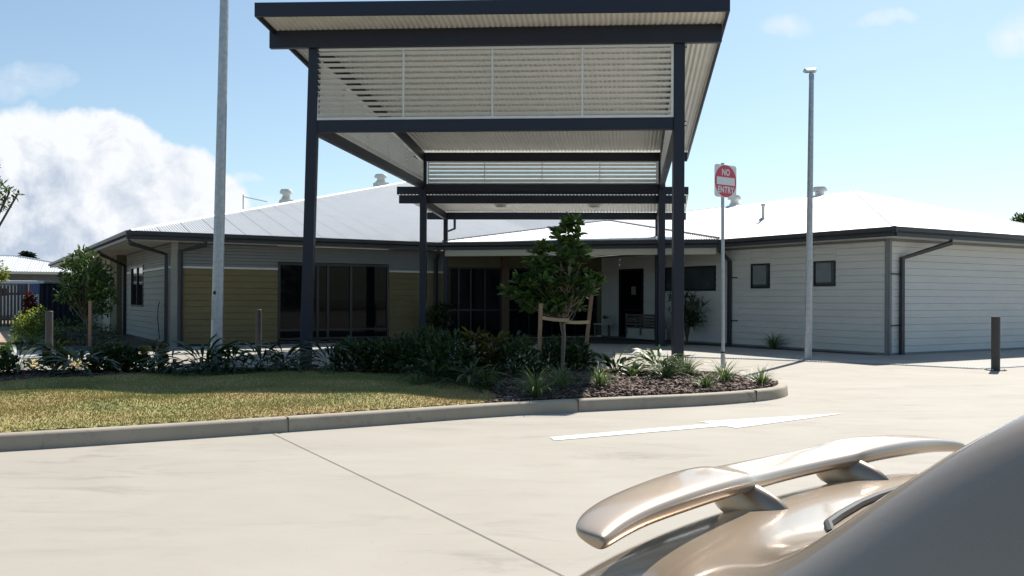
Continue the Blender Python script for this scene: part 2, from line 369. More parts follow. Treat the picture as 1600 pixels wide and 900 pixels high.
# island: kerb, grass, mulch
kf = [Vector((-16, 4.2)), Vector((-8.5, 6.35)), G(0, 706), G(210, 692), G(425, 677), G(620, 663), G(790, 650), G(920, 643), G(1044, 637), G(1120, 633), G(1180, 628)]
end = [Vector((3.72, 12.55)), Vector((4.0, 12.95)), Vector((4.15, 13.45)), Vector((4.12, 13.95)), Vector((3.92, 14.5)), Vector((3.6, 15.0))]
kb = [Vector((3.2, 15.5)), Vector((2.4, 15.8)), Vector((0, 15.9)), Vector((-3.6, 15.8)), Vector((-6.2, 15.3)), Vector((-8.6, 14.7)), Vector((-12, 13.6)), Vector((-20, 10.0))]
loop = kf + end + kb
def smooth_poly(p, it=2):
    for _ in range(it):
        q = [p[0]]
        for a, b in zip(p[:-1], p[1:]): q += [a * .75 + b * .25, a * .25 + b * .75]
        q.append(p[-1]); p = q
    return p
loop = smooth_poly(loop, 2)
def offset(poly, d):
    out = []
    for i in range(len(poly)):
        t = (poly[min(i + 1, len(poly) - 1)] - poly[max(i - 1, 0)]).normalized(); out.append(poly[i] + Vector((-t.y, t.x)) * d)
    return out
inner = offset(loop, .15)
kz = .15; kmb = MB(); nL = len(loop)
prof = [(0.0, 0.0), (.012, .118), (.024, .140), (.045, .150), (.148, .150), (.150, .06)]
rows = [[v3(p, z) for p in offset(loop, o)] for (o, z) in prof]
vs = [q for r in rows for q in r]
kmb.add(vs, [(r * nL + i, r * nL + i + 1, (r + 1) * nL + i + 1, (r + 1) * nL + i) for r in range(len(prof) - 1) for i in range(nL - 1)])
kerb = tag(obj('kerb', kmb, M_kerb, smooth=True), kind='structure')
jm = MB()
for (x, y) in ((426, 665), (1183, 618), (900, 634)):
    d = P(x, 1); c = min(range(nL), key=lambda i: abs(loop[i].x / loop[i].y - d.x))
    t = (loop[c + 1] - loop[c]).normalized(); n = Vector((-t.y, t.x)); a = loop[c]
    jm.box(v3(a + n * .075, .0765), (.007, .156, .153), math.atan2(t.y, t.x))
tag(obj('kerb_joint', jm, M_joint_line), kind='structure')
gb = [G(-320, 640, kz), G(-120, 618, kz), G(0, 608, kz), G(66, 602, kz), G(150, 597, kz), G(244, 590, kz), G(337, 586, kz), G(469, 585.5, kz), G(600, 587, kz), G(672, 595, kz), G(738, 607, kz), G(785, 620, kz)]
gk = [p for p in inner if p.x < G(792, 626, kz).x and p.y < 12 and p.x > -16]
grass_poly = gk + list(reversed(gb))
def inside(poly, x, y):
    c = np.zeros(x.shape, bool); j = len(poly) - 1
    for i in range(len(poly)):
        xi, yi, xj, yj = poly[i][0], poly[i][1], poly[j][0], poly[j][1]
        c ^= ((yi > y) != (yj > y)) & (x < (xj - xi) * (y - yi) / (yj - yi + 1e-12) + xi); j = i
    return c
bed_poly = [p for p in inner]
def dist_poly(poly, x, y):
    best = np.full(x.shape, 9.0)
    for a, b in zip(poly, poly[1:] + poly[:1]):
        ax, ay = a[0], a[1]; dx, dy = b[0] - ax, b[1] - ay; l2 = dx * dx + dy * dy + 1e-9
        t = np.clip(((x - ax) * dx + (y - ay) * dy) / l2, 0, 1); best = np.minimum(best, np.hypot(x - ax - t * dx, y - ay - t * dy))
    return best
def bumpz(x, y): return .018 * np.sin(x * 1.7 + y) + .012 * np.sin(x * 3.1 - y * 2.3) + .01 * np.sin(y * 4.3 + x)
def hz(x, y, dk):                                                          # the bed swells gently away from the kerb
    return kz - .012 + .07 * np.clip(dk / 1.6, 0, 1) ** .8 + bumpz(x, y) * np.clip(dk / .5, 0, 1)
def grid_area(name, poly, m, step, dz=0.0):
    xs = np.arange(min(p[0] for p in poly), max(p[0] for p in poly) + step, step); ys = np.arange(min(p[1] for p in poly), max(p[1] for p in poly) + step, step)
    X, Y = np.meshgrid(xs, ys, indexing='ij'); D = dist_poly(bed_poly, X, Y)
    keep = inside(poly, X, Y) | (dist_poly(poly, X, Y) < step * .72); inb = inside(bed_poly, X, Y)
    keep &= inb | (D < .02)
    Z = hz(X, Y, np.where(inb, D, 0)) + dz; idx = -np.ones(X.shape, int); idx[keep] = np.arange(keep.sum())
    q = keep[:-1, :-1] & keep[1:, :-1] & keep[1:, 1:] & keep[:-1, 1:]
    f = np.stack([idx[:-1, :-1][q], idx[1:, :-1][q], idx[1:, 1:][q], idx[:-1, 1:][q]], 1)
    return npmesh(name, np.stack([X[keep], Y[keep], Z[keep]], 1), f, m, smooth=True)
tag(grid_area('garden_bed', bed_poly, M_soil, .08), kind='structure')

def grassmats(name, blades):
    m = bpy.data.materials.new(name); m.use_nodes = True; N = m.node_tree.nodes; L = m.node_tree.links
    b = N['Principled BSDF']; b.inputs['Roughness'].default_value = .7; b.inputs['Specular IOR Level'].default_value = .2
    g = N.new('ShaderNodeNewGeometry')
    n = N.new('ShaderNodeTexNoise'); n.inputs['Scale'].default_value = .75; n.inputs['Detail'].default_value = 7; n.inputs['Roughness'].default_value = .6; L.new(g.outputs['Position'], n.inputs['Vector'])
    s = N.new('ShaderNodeSeparateXYZ'); L.new(g.outputs['Position'], s.inputs[0])
    a = N.new('ShaderNodeMath'); a.operation = 'MULTIPLY_ADD'; L.new(g.outputs['Random Per Island'], a.inputs[0]); a.inputs[1].default_value = .16 if blades else 0; L.new(n.outputs[0], a.inputs[2])
    a2 = N.new('ShaderNodeMath'); a2.operation = 'MULTIPLY_ADD'; L.new(s.outputs[1], a2.inputs[0]); a2.inputs[1].default_value = .022; L.new(a.outputs[0], a2.inputs[2])
    r = N.new('ShaderNodeValToRGB'); L.new(a2.outputs[0], r.inputs[0]); e = r.color_ramp.elements
    e[0].position = .52; e[0].color = (.33, .225, .095, 1); e[1].position = .92; e[1].color = (.215, .225, .08, 1)
    k = e.new(.64); k.color = (.385, .29, .125, 1); k = e.new(.78); k.color = (.33, .295, .11, 1)
    L.new(r.outputs[0], b.inputs['Base Color']); return m
M_turf = grassmats('turf_thatch', False); M_grass = grassmats('grass_blade', True)
tag(grid_area('lawn', grass_poly, M_turf, .08, .012), kind='structure')
def grass_blades(poly, n, hmin, hmax, name, m, zf):
    x0, x1 = max(-9.5, min(p[0] for p in poly)), max(p[0] for p in poly); y0, y1 = min(p[1] for p in poly), max(p[1] for p in poly)
    x = nr.uniform(x0, x1, n * 2); y = nr.uniform(y0, y1, n * 2); k = inside(poly, x, y) & inside(bed_poly, x, y)
    x = x[k][:n]; y = y[k][:n]; c = len(x); z = zf(x, y)
    a = nr.uniform(0, 2 * np.pi, c); h = nr.uniform(hmin, hmax, c); w = nr.uniform(.003, .006, c); lean = nr.uniform(.1, .9, c) * h; la = nr.uniform(0, 2 * np.pi, c)
    p0 = np.stack([x - np.cos(a) * w, y - np.sin(a) * w, z], 1); p1 = np.stack([x + np.cos(a) * w, y + np.sin(a) * w, z], 1)
    p2 = np.stack([x + np.cos(la) * lean, y + np.sin(la) * lean, z + h], 1)
    v = np.stack([p0, p1, p2], 1).reshape(-1, 3); return npmesh(name, v, np.arange(c * 3).reshape(-1, 3), m)
tag(grass_blades(grass_poly, 200000, .012, .032, 'grass', M_grass, lambda x, y: hz(x, y, dist_poly(bed_poly, x, y)) + .008), 'short dry yellow and green lawn grass on the kerbed island', 'grass', kind='stuff')
def chips(n):
    x = nr.uniform(-9.5, 4.2, n * 3); y = nr.uniform(10.5, 15.9, n * 3)
    k = inside(bed_poly, x, y) & ~inside(grass_poly, x, y) & (dist_poly(bed_poly, x, y) > .02); x = x[k][:n]; y = y[k][:n]; c = len(x)
    z = hz(x, y, dist_poly(bed_poly, x, y)) + nr.uniform(.004, .03, c)
    a = nr.uniform(0, 2 * np.pi, c); l = nr.uniform(.018, .05, c); w = nr.uniform(.008, .022, c); t = nr.uniform(-.35, .35, c); r = nr.uniform(-.5, .5, c)
    d = np.stack([np.cos(a), np.sin(a), t], 1); s = np.stack([-np.sin(a), np.cos(a), r], 1); o = np.stack([x, y, z], 1); up = np.array([0, 0, .006])
    top = [o + d * l[:, None] * i + s * w[:, None] * j for i, j in ((-1, -.7), (1, -1), (.8, 1), (-.9, .8))]
    V_ = np.stack([q + up for q in top] + [q - up for q in top], 1).reshape(-1, 3); b = np.arange(c)[:, None] * 8
    f = np.concatenate([b + np.array(q) for q in ((0, 1, 2, 3), (4, 5, 1, 0), (5, 6, 2, 1), (6, 7, 3, 2), (7, 4, 0, 3))]); return npmesh('mulch', V_, f, M_chip)
tag(chips(26000), 'brown bark mulch chips spread over the garden bed', 'mulch', kind='stuff')
# pale concrete edging where the lawn runs out
tag(obj('lawn_edging', MB().prism([G(786, 622, kz), G(801, 627.5, kz), G(814, 626, kz), G(797, 620.5, kz)], .10, .168), M_path), kind='structure')

# ------------------------------------------------------------------ roofs
def corr_plane(name, p0, e, up2, length, lenf, z0, tanp, parent, m, pitch=.076, amp=.015, k=6, both=False, lift=0.0):
    """ribbed sheet: eave from p0 along e, ribs run along up2 for lenf(t), rising tanp"""
    ts = np.arange(0, length + 1e-6, pitch / k); rows = []
    uv = []
    me_v = []; 
    for t in ts:
        l = lenf(t); l0 = 0.0
        o = amp * math.sin(2 * math.pi * t / pitch) + lift
        a = p0 + e * t + up2 * l0; b = p0 + e * t + up2 * l
        me_v += [(a.x, a.y, z0 + tanp * l0 + o), (b.x, b.y, z0 + tanp * l + o)]; uv += [(t, l0), (t, l)]
    n = len(ts); f = np.array([(2 * i, 2 * i + 2, 2 * i + 3, 2 * i + 1) for i in range(n - 1)])
    o = npmesh(name, me_v, f, m, parent, smooth=True)
    ul = o.data.uv_layers.new(name='UVMap'); u = np.array(uv)[f.ravel()] if len(o.data.loops) == f.size else None
    if u is not None: ul.data.foreach_set('uv', u.ravel())
    return o

ZG0, ZG1 = 2.94, 3.17
bld = thing('community_building', (0, 30, 0), 'single storey building with white ribbed metal roof behind the tall steel canopy', 'building')
Le = Lc + nC * .6 + nD * 1.2; Re = Rc - eC * 0 + (-eC) * .6 + nC * .6
tL = math.tan(math.radians(15)); tR = math.tan(math.radians(18)); SQ = 29.0
# big pyramid roof over the left wing
roof = corr_plane('roof', Le, eC, eD, SQ, lambda t: max(.02, min(t, SQ - t)), ZG1, tL, bld, M_roof)
corr_plane('roof', Le, eD, eC, SQ, lambda t: max(.02, min(t, SQ - t)), ZG1, tL, bld, M_roof)
cap = MB(); apex = Le + (eC + eD) * SQ / 2; za = ZG1 + tL * SQ / 2
cap.tube([v3(Le, ZG1 - .03), v3(apex, za - .03)], .07, 12); cap.tube([v3(apex, za - .03), v3(Le + eC * SQ, ZG1 - .03)], .07, 12)
# right wing, hip end towards the car park
wR = 10.6; eA = eD
def lenA(t): return max(.02, min(t, wR / 2))
LA = 22.0
roofR = corr_plane('roof', Re, eA, eC, LA, lenA, ZG1, tR, bld, M_roof)
corr_plane('roof', Re, eC, eA, wR, lambda t: max(.02, min(t, wR - t)), ZG1, tR, bld, M_roof)
apR = Re + (eA + eC) * wR / 2; zR = ZG1 + tR * wR / 2
cap.tube([v3(Re, ZG1 - .04), v3(apR, zR - .04), v3(apR + eA * (LA - wR / 2), zR - .04)], .07, 12); cap.tube([v3(apR, zR - .04), v3(Re + eC * wR, ZG1 - .04)], .07, 12)
obj('ridge_cap', cap, M_cap, bld, smooth=True)
rs = MB()                                                                  # far slopes, plain
rs.add([v3(apex, za), v3(Le + eC * SQ, ZG1), v3(Le + (eC + eD) * SQ, ZG1), v3(Le + eD * SQ, ZG1)], [(0, 1, 2), (0, 2, 3)])
rs.add([v3(apR, zR), v3(Re + eC * wR, ZG1), v3(Re + eC * wR + eA * LA, ZG1), v3(apR + eA * (LA - wR / 2), zR)], [(0, 1, 2, 3)])
obj('roof', rs, M_cap, bld)
# entry roof between the wings
E1 = Le + eC * 9.3; E2 = Re + eA * 5.95
eE = (E2 - E1).normalized(); uE = Vector((-eE.y, eE.x)); LE = (E2 - E1).length
def lenE(t):
    p = E1 + eE * t; best = 13
    for (q, up_, tp) in ((Le, eD, tL), (Re, eC, tR)):
        # stop where the neighbouring plane is higher
        for l in np.arange(0, 13, .03):
            c = p + uE * l; h = ZG1 + .135 * l; hh = ZG1 + tp * (c - q).dot(up_)
            if hh > h + .004 and l > .04: best = min(best, l); break
    return max(.02, min(best, 12.0))
lens = {}
def lenE2(t):
    k = round(t, 1)
    if k not in lens: lens[k] = lenE(k)
    k2 = round(k + (.1 if t > k else -.1), 1)
    if k2 not in lens: lens[k2] = lenE(max(0, min(LE, k2)))
    return lens[k] + (lens[k2] - lens[k]) * abs(t - k) / .1
corr_plane('roof', E1, eE, uE, LE, lenE2, ZG1, .135, bld, M_roof, lift=.03)
vf = MB(); q = []
for i in range(0, 41):
    t = LE * i / 40; l = lenE2(t); q.append(v3(E1 + eE * t + uE * l, ZG1 + .135 * l + .05))
vf.tube(q, .032, 6); obj('valley_flashing', vf, M_steel2, bld, smooth=True)
# gutters and fascia
def gutter(a, b, name='gutter'):
    a = Vector(a); b = Vector(b); d = (b - a).normalized(); n = Vector((d.y, -d.x)); g = MB()
    pr = [(0, ZG0), (.0, ZG1 - .03), (.10, ZG1 - .0), (.115, ZG1 - .0), (.115, ZG1 - .10), (.085, ZG1 - .125), (.05, ZG1 - .135), (.03, ZG1 - .14), (.03, ZG0)]
    vs = [v3(p + n * o, z) for p in (a, b) for (o, z) in pr]; k = len(pr)
    g.add(vs, [(i, (i + 1) % k, (i + 1) % k + k, i + k) for i in range(k)] + [tuple(range(k - 1, -1, -1)), tuple(range(k, 2 * k))])
    return obj(name, g, M_steel2, bld)
gutter(Le - nD * 0 - eC * .1, E1 + eC * .05); gutter(Le + eD * SQ, Le - eD * .1)
gutter(E1 - eE * .03, E2 + eE * .03); gutter(E2 + eA * .1, Re - eA * .1); gutter(Re - eC * .1, Re + eC * wR)
# soffits
obj('soffit', MB().sheet([Le + (eC) * .02 + eD * .02, E1 + eD * .02, E1 + eD * .02 + eD * .7, Lc + (-nD) * .0 + eC * .0 - eD * .1 + eC * .1, ], ZG0 + .006), M_soffit, bld)
obj('soffit', MB().sheet([Le + eC * .02 + eD * .02, Lc - nC * .1 - nD * .1, Lc - nD * .1 + eD * 27, Le + eD * 28 + eC * .02], ZG0 + .003), M_soffit, bld)
obj('soffit', MB().sheet([Re + eC * .02 + eA * .02, Re + eC * .9 + eA * .9, Re + eC * .9 + eA * 7, Re + eC * .02 + eA * 7], ZG0 + .003), M_soffit, bld)
obj('soffit', MB().sheet([Re + eC * .02 + eA * .02, Re + eC * wR + eA * .02, Re + eC * wR + eA * .9, Re + eC * .9 + eA * .9], ZG0 + .005), M_soffit, bld)

# intersection of the two wall lines
den = eC.x * eA.y - eC.y * eA.x; w_ = Rc - Lc
sI = (w_.x * eA.y - w_.y * eA.x) / den; IC = Lc + eC * sI; tI = (IC - Rc).dot(eA)
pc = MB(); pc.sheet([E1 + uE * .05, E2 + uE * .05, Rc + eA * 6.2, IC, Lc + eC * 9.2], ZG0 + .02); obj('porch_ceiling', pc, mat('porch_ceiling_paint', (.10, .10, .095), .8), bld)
bk = MB(); bk.box(v3(E1 + eE * LE / 2 + uE * .14, ZG0 - .10), (LE - .15, .16, .195), math.atan2(eE.y, eE.x)); obj('entry_beam', bk, mat('cream_fascia_board', (.55, .53, .43), .7), bld)

# walls -------------------------------------------------------------
ZB = .05; ZT = 2.21
def S(px, p0, e):                                                          # distance along a wall under a picture column
    u = (px - 800) / F; return (u * p0.y - p0.x) / (e.x - u * e.y)
sW0, sW1 = S(434, Lc, eC), S(607, Lc, eC); sG0, sG1 = S(694, Lc, eC), S(782, Lc, eC); sc1 = S(793, Lc, eC); sG2 = S(932, Lc, eC)
WH = 2.44
w = MB()
for a, b in ((.12, sW0), (sW1, sG0 - .02)): obj('wall', MB().boards(Lc, eC, nC, a, b, ZB, ZT, .18), M_mustard, bld)['label'] = 'mustard lower weatherboards'
w = MB()
for a, b, z in ((.12, sW0, ZT + .06), (sW1, sG0, ZT + .06), (sW0, sW1, WH + .02)): obj('wall', MB().hcorr(Lc, eC, nC, a, b, z, ZG0), M_grey, bld)['label'] = 'grey ribbed upper cladding'
for a, b in ((.12, sW0 - .01), (sW1 + .01, sG0)):
    fl = MB(); fl.bar(v3(Lc + eC * a + nC * .02, ZT + .03), v3(Lc + eC * b + nC * .02, ZT + .03), .03, .058); obj('wall_flashing', fl, M_flash, bld)
sD0, sD1 = S(224.5, Lc, eD), S(206, Lc, eD)
fl = MB(); fl.bar(v3(Lc + eD * .1 + nD * .02, ZT + .03), v3(Lc + eD * sD0 + nD * .02, ZT + .03), .03, .058)
obj('wall_flashing', fl, M_flash, bld); fl = MB()
fl.bar(v3(Lc + eD * sD1 + nD * .02, ZT + .03), v3(Lc + eD * 8.6 + nD * .02, ZT + .03), .03, .058)
obj('wall_flashing', fl, M_flash, bld)
# D side
w = MB()
w.boards(Lc, eD, nD, .06, sD0, ZB, ZT, .18); w.boards(Lc, eD, nD, sD0, sD1, ZB, 1.08, .18); w.boards(Lc, eD, nD, sD1, 8.8, ZB, ZT, .18)
obj('wall', w, M_lgrey, bld)['label'] = 'pale grey weatherboards on the end wall'
w = MB(); w.boards(Lc, eD, nD, 16.2, 27, ZB, 1.2, .18); obj('wall', w, M_lgrey, bld)
w = MB(); w.hcorr(Lc, eD, nD, .06, sD0, ZT + .06, ZG0); w.hcorr(Lc, eD, nD, sD1, 8.8, ZT + .06, ZG0); w.hcorr(Lc, eD, nD, sD0, sD1, WH, ZG0)
obj('wall', w, M_grey, bld)
w = MB(); w.box(v3(Lc + eD * 10.4 + nD * .05, 1.5), (1.7, .4, 2.9), math.atan2(eD.y, eD.x)); obj('column', w, M_olive, bld)
w = MB(); w.box(v3(Lc + eD * 12.5 + nD * .06, 1.5), (2.4, .42, 2.9), math.atan2(eD.y, eD.x)); obj('column', w, M_beige, bld)
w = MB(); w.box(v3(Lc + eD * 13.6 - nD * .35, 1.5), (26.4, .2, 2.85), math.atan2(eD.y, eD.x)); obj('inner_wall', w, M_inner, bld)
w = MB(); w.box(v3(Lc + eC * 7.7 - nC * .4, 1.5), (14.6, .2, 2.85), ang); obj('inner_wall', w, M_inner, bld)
w = MB(); w.bar(v3(Lc + eC * .05 + nC * .02, 0), v3(Lc + eC * .05 + nC * .02, ZG0), .16, .06, up=(nC.x, nC.y, 0)); w.bar(v3(Lc + eD * .05 + nD * .012, 0), v3(Lc + eD * .05 + nD * .012, ZG0), .16, .06, up=(nD.x, nD.y, 0))
obj('corner_trim', w, M_lgrey, bld)
# white walls
wa = MB(); sA = [(1306, 1272), (1203.5, 1174)]; segs = []
a0 = .06
openA = [(S(1306, Rc, eA), S(1272, Rc, eA), 1.76, WH), (S(1203.5, Rc, eA), S(1174, Rc, eA), 1.72, WH), (S(1119, Rc, eA), S(1040, Rc, eA), 1.66, WH), (S(1006, Rc, eA), S(968, Rc, eA), ZB, WH)]
for (s0, s1, z0, z1) in openA:
    wa.boards(Rc, eA, -eC, a0, s0, ZB, ZG0 - .06, .18, groove=.007)
    if z0 > ZB + .01: wa.boards(Rc, eA, -eC, s0, s1, ZB, z0, .18, groove=.007)
    wa.boards(Rc, eA, -eC, s0, s1, z1, ZG0 - .06, .18, groove=.007); a0 = s1
wa.boards(Rc, eA, -eC, a0, tI, ZB, ZG0 - .06, .18, groove=.007)
obj('wall', wa, M_whitewall, bld)['label'] = 'white weatherboards facing the entry court'
wb = MB(); wb.boards(Rc, eC, nC, .06, wR - .6, ZB, ZG0 - .06, .18, groove=.007); obj('wall', wb, M_whitewall, bld)['label'] = 'white weatherboards beside the far bollard'
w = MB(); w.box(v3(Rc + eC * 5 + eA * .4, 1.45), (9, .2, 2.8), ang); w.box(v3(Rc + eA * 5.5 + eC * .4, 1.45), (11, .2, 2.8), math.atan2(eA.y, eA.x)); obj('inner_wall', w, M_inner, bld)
tr = MB()
tr.bar(v3(Rc + eC * .045 + nC * .012, .02), v3(Rc + eC * .045 + nC * .012, ZG0), .09, .045, up=(nC.x, nC.y, 0))
tr.bar(v3(Rc + eA * .035 - eC * .012, .02), v3(Rc + eA * .035 - eC * .012, ZG0), .09, .047, up=(-eC.x, -eC.y, 0))
tr.bar(v3(Rc - eC * .012 + eA * .1, ZG0 - .03), v3(Rc - eC * .012 + eA * tI, ZG0 - .03), .04, .058)
tr.bar(v3(Rc + nC * .012 + eC * .1, ZG0 - .03), v3(Rc + nC * .012 + eC * (wR - .6), ZG0 - .03), .04, .058)
tr.bar(v3(Rc + nC * .0 + eC * .0, .03), v3(Rc + eC * (wR - .6), .03), .05, .06); tr.bar(v3(Rc, .03), v3(Rc + eA * tI, .03), .05, .06)
obj('corner_trim', tr, M_trim, bld)
lwb = MB(); lwb.bar(v3(Lc, .03), v3(Lc + eC * sG0, .03), .06, .07); lwb.bar(v3(Lc, .031), v3(Lc + eD * 8.8, .031), .06, .07); obj('base_trim', lwb, M_dark, bld)

def window(p0, e, n, s0, s1, z0, z1, mull=(), rails=(), m=M_glass, fw=.045, blind=False, name='window', depth=.05, label=None):
    b = MB(); a = p0 + e * s0 + n * .012; c = p0 + e * s1 + n * .012; u3 = (n.x, n.y, 0)
    for z in (z0 + fw / 2, z1 - fw / 2): b.bar(v3(a, z), v3(c, z), depth, fw)
    for s in (s0 + fw / 2, s1 - fw / 2): b.bar(v3(p0 + e * s + n * .012, z0 + fw), v3(p0 + e * s + n * .012, z1 - fw), fw, depth - .004, up=u3)
    for s in mull: b.bar(v3(p0 + e * s + n * .01, z0 + fw), v3(p0 + e * s + n * .01, z1 - fw), fw * 1.1, depth - .01, up=u3)
    for (sa, sb, z) in rails: b.bar(v3(p0 + e * sa + n * .008, z), v3(p0 + e * sb + n * .008, z), depth - .014, fw)
    f = obj(name, b, M_frame, bld)
    if label: f['label'] = label
    g = MB(); g.bar(v3(p0 + e * (s0 + .02) - n * .012, (z0 + z1) / 2), v3(p0 + e * (s1 - .02) - n * .012, (z0 + z1) / 2), .008, z1 - z0 - .04)
    obj('pane', g, m, f)
    if blind:
        g = MB(); g.bar(v3(p0 + e * (s0 + .22 * (s1 - s0)) + n * .0, (z0 + z1) / 2 + .03), v3(p0 + e * (s1 - .05) + n * .0, (z0 + z1) / 2 + .03), .004, (z1 - z0) * .78)
        obj('blind', g, M_blind, f)
    return f
sm = [S(x, Lc, eC) for x in (496, 512, 548)]
window(Lc, eC, nC, sW0, sW1, .12, WH, mull=sm, rails=[(sW0, sW1, .42)], fw=.07, label='wide black framed window in the mustard wall')
window(Lc, eD, nD, sD0, sD1, 1.08, 2.43, mull=[(sD0 + sD1) / 2], m=M_glass)
for i, (s0, s1, z0, z1) in enumerate(openA[:3]): window(Rc, eA, -eC, s0, s1, z0, z1, m=M_glass2, blind=(i < 2), fw=.045)
d0 = openA[3]; dw = window(Rc, eA, -eC, d0[0], d0[1], ZB, WH, rails=[(d0[0], d0[1], 1.0)], fw=.08, name='door', label='dark door in the white wall')
nt_ = MB(); sA_ = S(990, Rc, eA); nt_.bar(v3(Rc + eA * (sA_ - .12) - eC * .0, 1.68), v3(Rc + eA * (sA_ + .12) - eC * .0, 1.68), .006, .28); obj('paper_notice', nt_, mat('faded_paper', (.22, .22, .21), .8), dw)
# entry glazing
s = sG0
window(Lc, eC, nC, sG0, sG1, ZB, WH, mull=[S(735, Lc, eC), S(716, Lc, eC), S(757, Lc, eC)], rails=[(sG0, sG1, 1.0)], fw=.06, name='entry_door')
window(Lc, eC, nC, sc1, sG2, ZB, WH, mull=[S(x, Lc, eC) for x in (826, 862, 898)], rails=[(sc1, sG2, 1.0)], fw=.06, name='entry_door')
w = MB(); w.box(v3(Lc + eC * (sG1 + sc1) / 2 + nC * .02, 1.47), (sc1 - sG1, .18, 2.85), ang); obj('column', w, M_brown, bld)
w = MB()
w.bar(v3(Lc + eC * sG0, (WH + ZG0) / 2), v3(Lc + eC * sI, (WH + ZG0) / 2), .04, ZG0 - WH); w.bar(v3(Lc + eC * sG2, 1.25), v3(Lc + eC * sI, 1.25), .04, 2.38)
obj('wall', w, M_olive, bld)

# downpipes (each a part of the building)
def downpipe(pts, w=.095, brackets=()):
    b = MB(); pts = [Vector(p) for p in pts]
    b.tube(pts, [w * .72] * len(pts), 4)
    o = obj('downpipe', b, M_pipe, bld)
    return o
def pipe_on(p0, e, n, sg, sw, ov, zt=2.62):                                # from the gutter back to the wall and down
    top = p0 + e * sg + n * (ov - .02)
    return downpipe([v3(top, ZG0 + .10), v3(top, ZG0 - .09), v3(p0 + e * sw + n * .08, zt), v3(p0 + e * sw + n * .08, .02)])
pipe_on(Lc, eC, nC, .75, .18, .6, 2.68)
def wall_pipe(g, w2, zt): downpipe([v3(g, ZG0 + .10), v3(g, ZG0 - .08), v3(w2, zt), v3(w2, .02)])
wall_pipe(Le + eD * .35 + eC * .02, Lc + eD * .55 + nD * .09, 2.62)
wall_pipe(Le + eD * 7.2 + eC * .02, Lc + eD * 8.9 + nD * .09, 2.55)
wall_pipe(E2 + eE * -.05 + uE * -.02 + Vector((.05, -.1)), Rc + eA * S(1143, Rc, eA) + (-eC) * .09, 2.55)
wall_pipe(Re + eC * 2.3 + eA * .02, Rc + eC * .42 + nC * .09, 2.45)
wall_pipe(E1 + eE * .0 + Vector((-.1, -.12)), Lc + eC * (sG0 - .35) + nC * .09, 2.6)
for z in (.75, 2.05):
    br = MB(); br.box(v3(Rc + eC * .22 + nC * .06, z), (.34, .03, .025), ang); obj('pipe_bracket', br, M_dark, bld); br = MB(); br.box(v3(Rc + eA * (S(1143, Rc, eA) - .16) - eC * .05, z), (.24, .03, .025), math.atan2(eA.y, eA.x)); obj('pipe_bracket', br, M_dark, bld)

# roof ventilators, antenna, flue
def on_roof(px, p0, e, up, off, tp, z0=ZG1):                              # point on a roof plane under a column, off = run up the slope
    u = (px - 800) / F; q = p0 + up * off; s = (u * q.y - q.x) / (e.x - u * e.y); c = q + e * s; return v3(c, z0 + tp * off)
def vent(c, r=.36, h=.42):
    b = MB(); c = Vector(c)
    b.box(c + Vector((0, 0, .12)), (r * 1.9, r * 1.9, .42), ang)
    b.tube([c + Vector((0, 0, z)) for z in (.3, .42, .42, .56)], [r * .8, r * .8, r * .62, r * .62], 20)
    o = obj('roof_ventilator', b, M_flash, roof, smooth=True)
    k = MB(); k.tube([c + Vector((0, 0, z)) for z in (.56, .565, .64, .72, .74)], [r * .7, r * 1.05, r * 1.05, r * .85, r * .2], 20); k.tube([c + Vector((0, 0, .29)), c + Vector((0, 0, .34))], [r * 1.05, r * 1.05], 20)
    obj('roof_ventilator', k, M_flash, roof, smooth=True)
def hip_pt(px, p0, back=.4):
    h = (eC + eD).normalized(); u = (px - 800) / F; s = (u * p0.y - p0.x) / (h.x - u * h.y); return p0 + h * s, s
for px in (453, 601):
    c, s_ = hip_pt(px, Le); vent(v3(c + eD * .5, ZG1 + tL * s_ / math.sqrt(2) - .20 + (0 if px < 500 else .06)), .22 if px < 500 else .29)
for px, off in ((1147, 4.95), (1280, 4.9)):
    c = on_roof(px, Re, eA, eC, off + .6, tR); vent(Vector((c.x, c.y, zR - .40 if px > 1200 else zR - .30)), .24)
an = MB(); c, s_ = hip_pt(383, Le); c = v3(c + eD * .3, ZG1 + tL * s_ / 1.414); an.tube([c, c + Vector((0, 0, .55))], .018, 6)
an.tube([c + Vector((0, 0, .48)), c + Vector((.75, .2, .33))], .014, 6)
for k in range(7): q = c + Vector((.1 + .1 * k, .03 * k, .46 - .02 * k)); an.bar(q + Vector((.05, -.2, 0)), q + Vector((-.05, .2, 0)), .008, .008)
obj('antenna', an, M_galv, roof)
c = on_roof(1192, Re, eA, eC, 2.3, tR); fp = MB(); fp.tube([c - Vector((0, 0, .02)), c + Vector((0, 0, .05)), c + Vector((0, 0, .07)), c + Vector((0, 0, .42)), c + Vector((0, 0, .43)), c + Vector((0, 0, .5))], [.16, .11, .05, .05, .075, .075], 12)
obj('vent_pipe', fp, M_flash, roof, smooth=True)

# ------------------------------------------------------------------ the tall canopy
PL, PR, RL, RR = P(484, 17.6), P(1059, 17.15), P(661, 26.8), P(1033, 26.6)
SL, SR = P(696, 28.9), P(1027, 28.7)
can = thing('entry_canopy', (0, 17.4, 0), 'tall dark steel drive-through canopy with white louvre panels over the driveway', 'canopy')
def roofz(y): return 6.70 - (y - 16.5) * .0885
def post(p, z, w_=.2, parent=can, lean=0.0, wx=None):
    b = MB(); top = v3(p, z); top.x += lean; b.bar(v3(p, 0) + Vector((-lean * .9, 0, 0)), top, w_, w_, up=(0, 1, 0)); o = obj('post', b, M_steel, parent, bevel=.008)
    q = MB(); q.box(v3(p, .012) + Vector((-lean * .9, 0, 0)), (w_ * 1.7, w_ * 1.7, .02)); obj('base_plate', q, M_steel, o)
    return o
post(PL, 6.26, .205, lean=.085); post(PR, 6.26, .205); post(RL, 5.48); post(RR, 5.48)
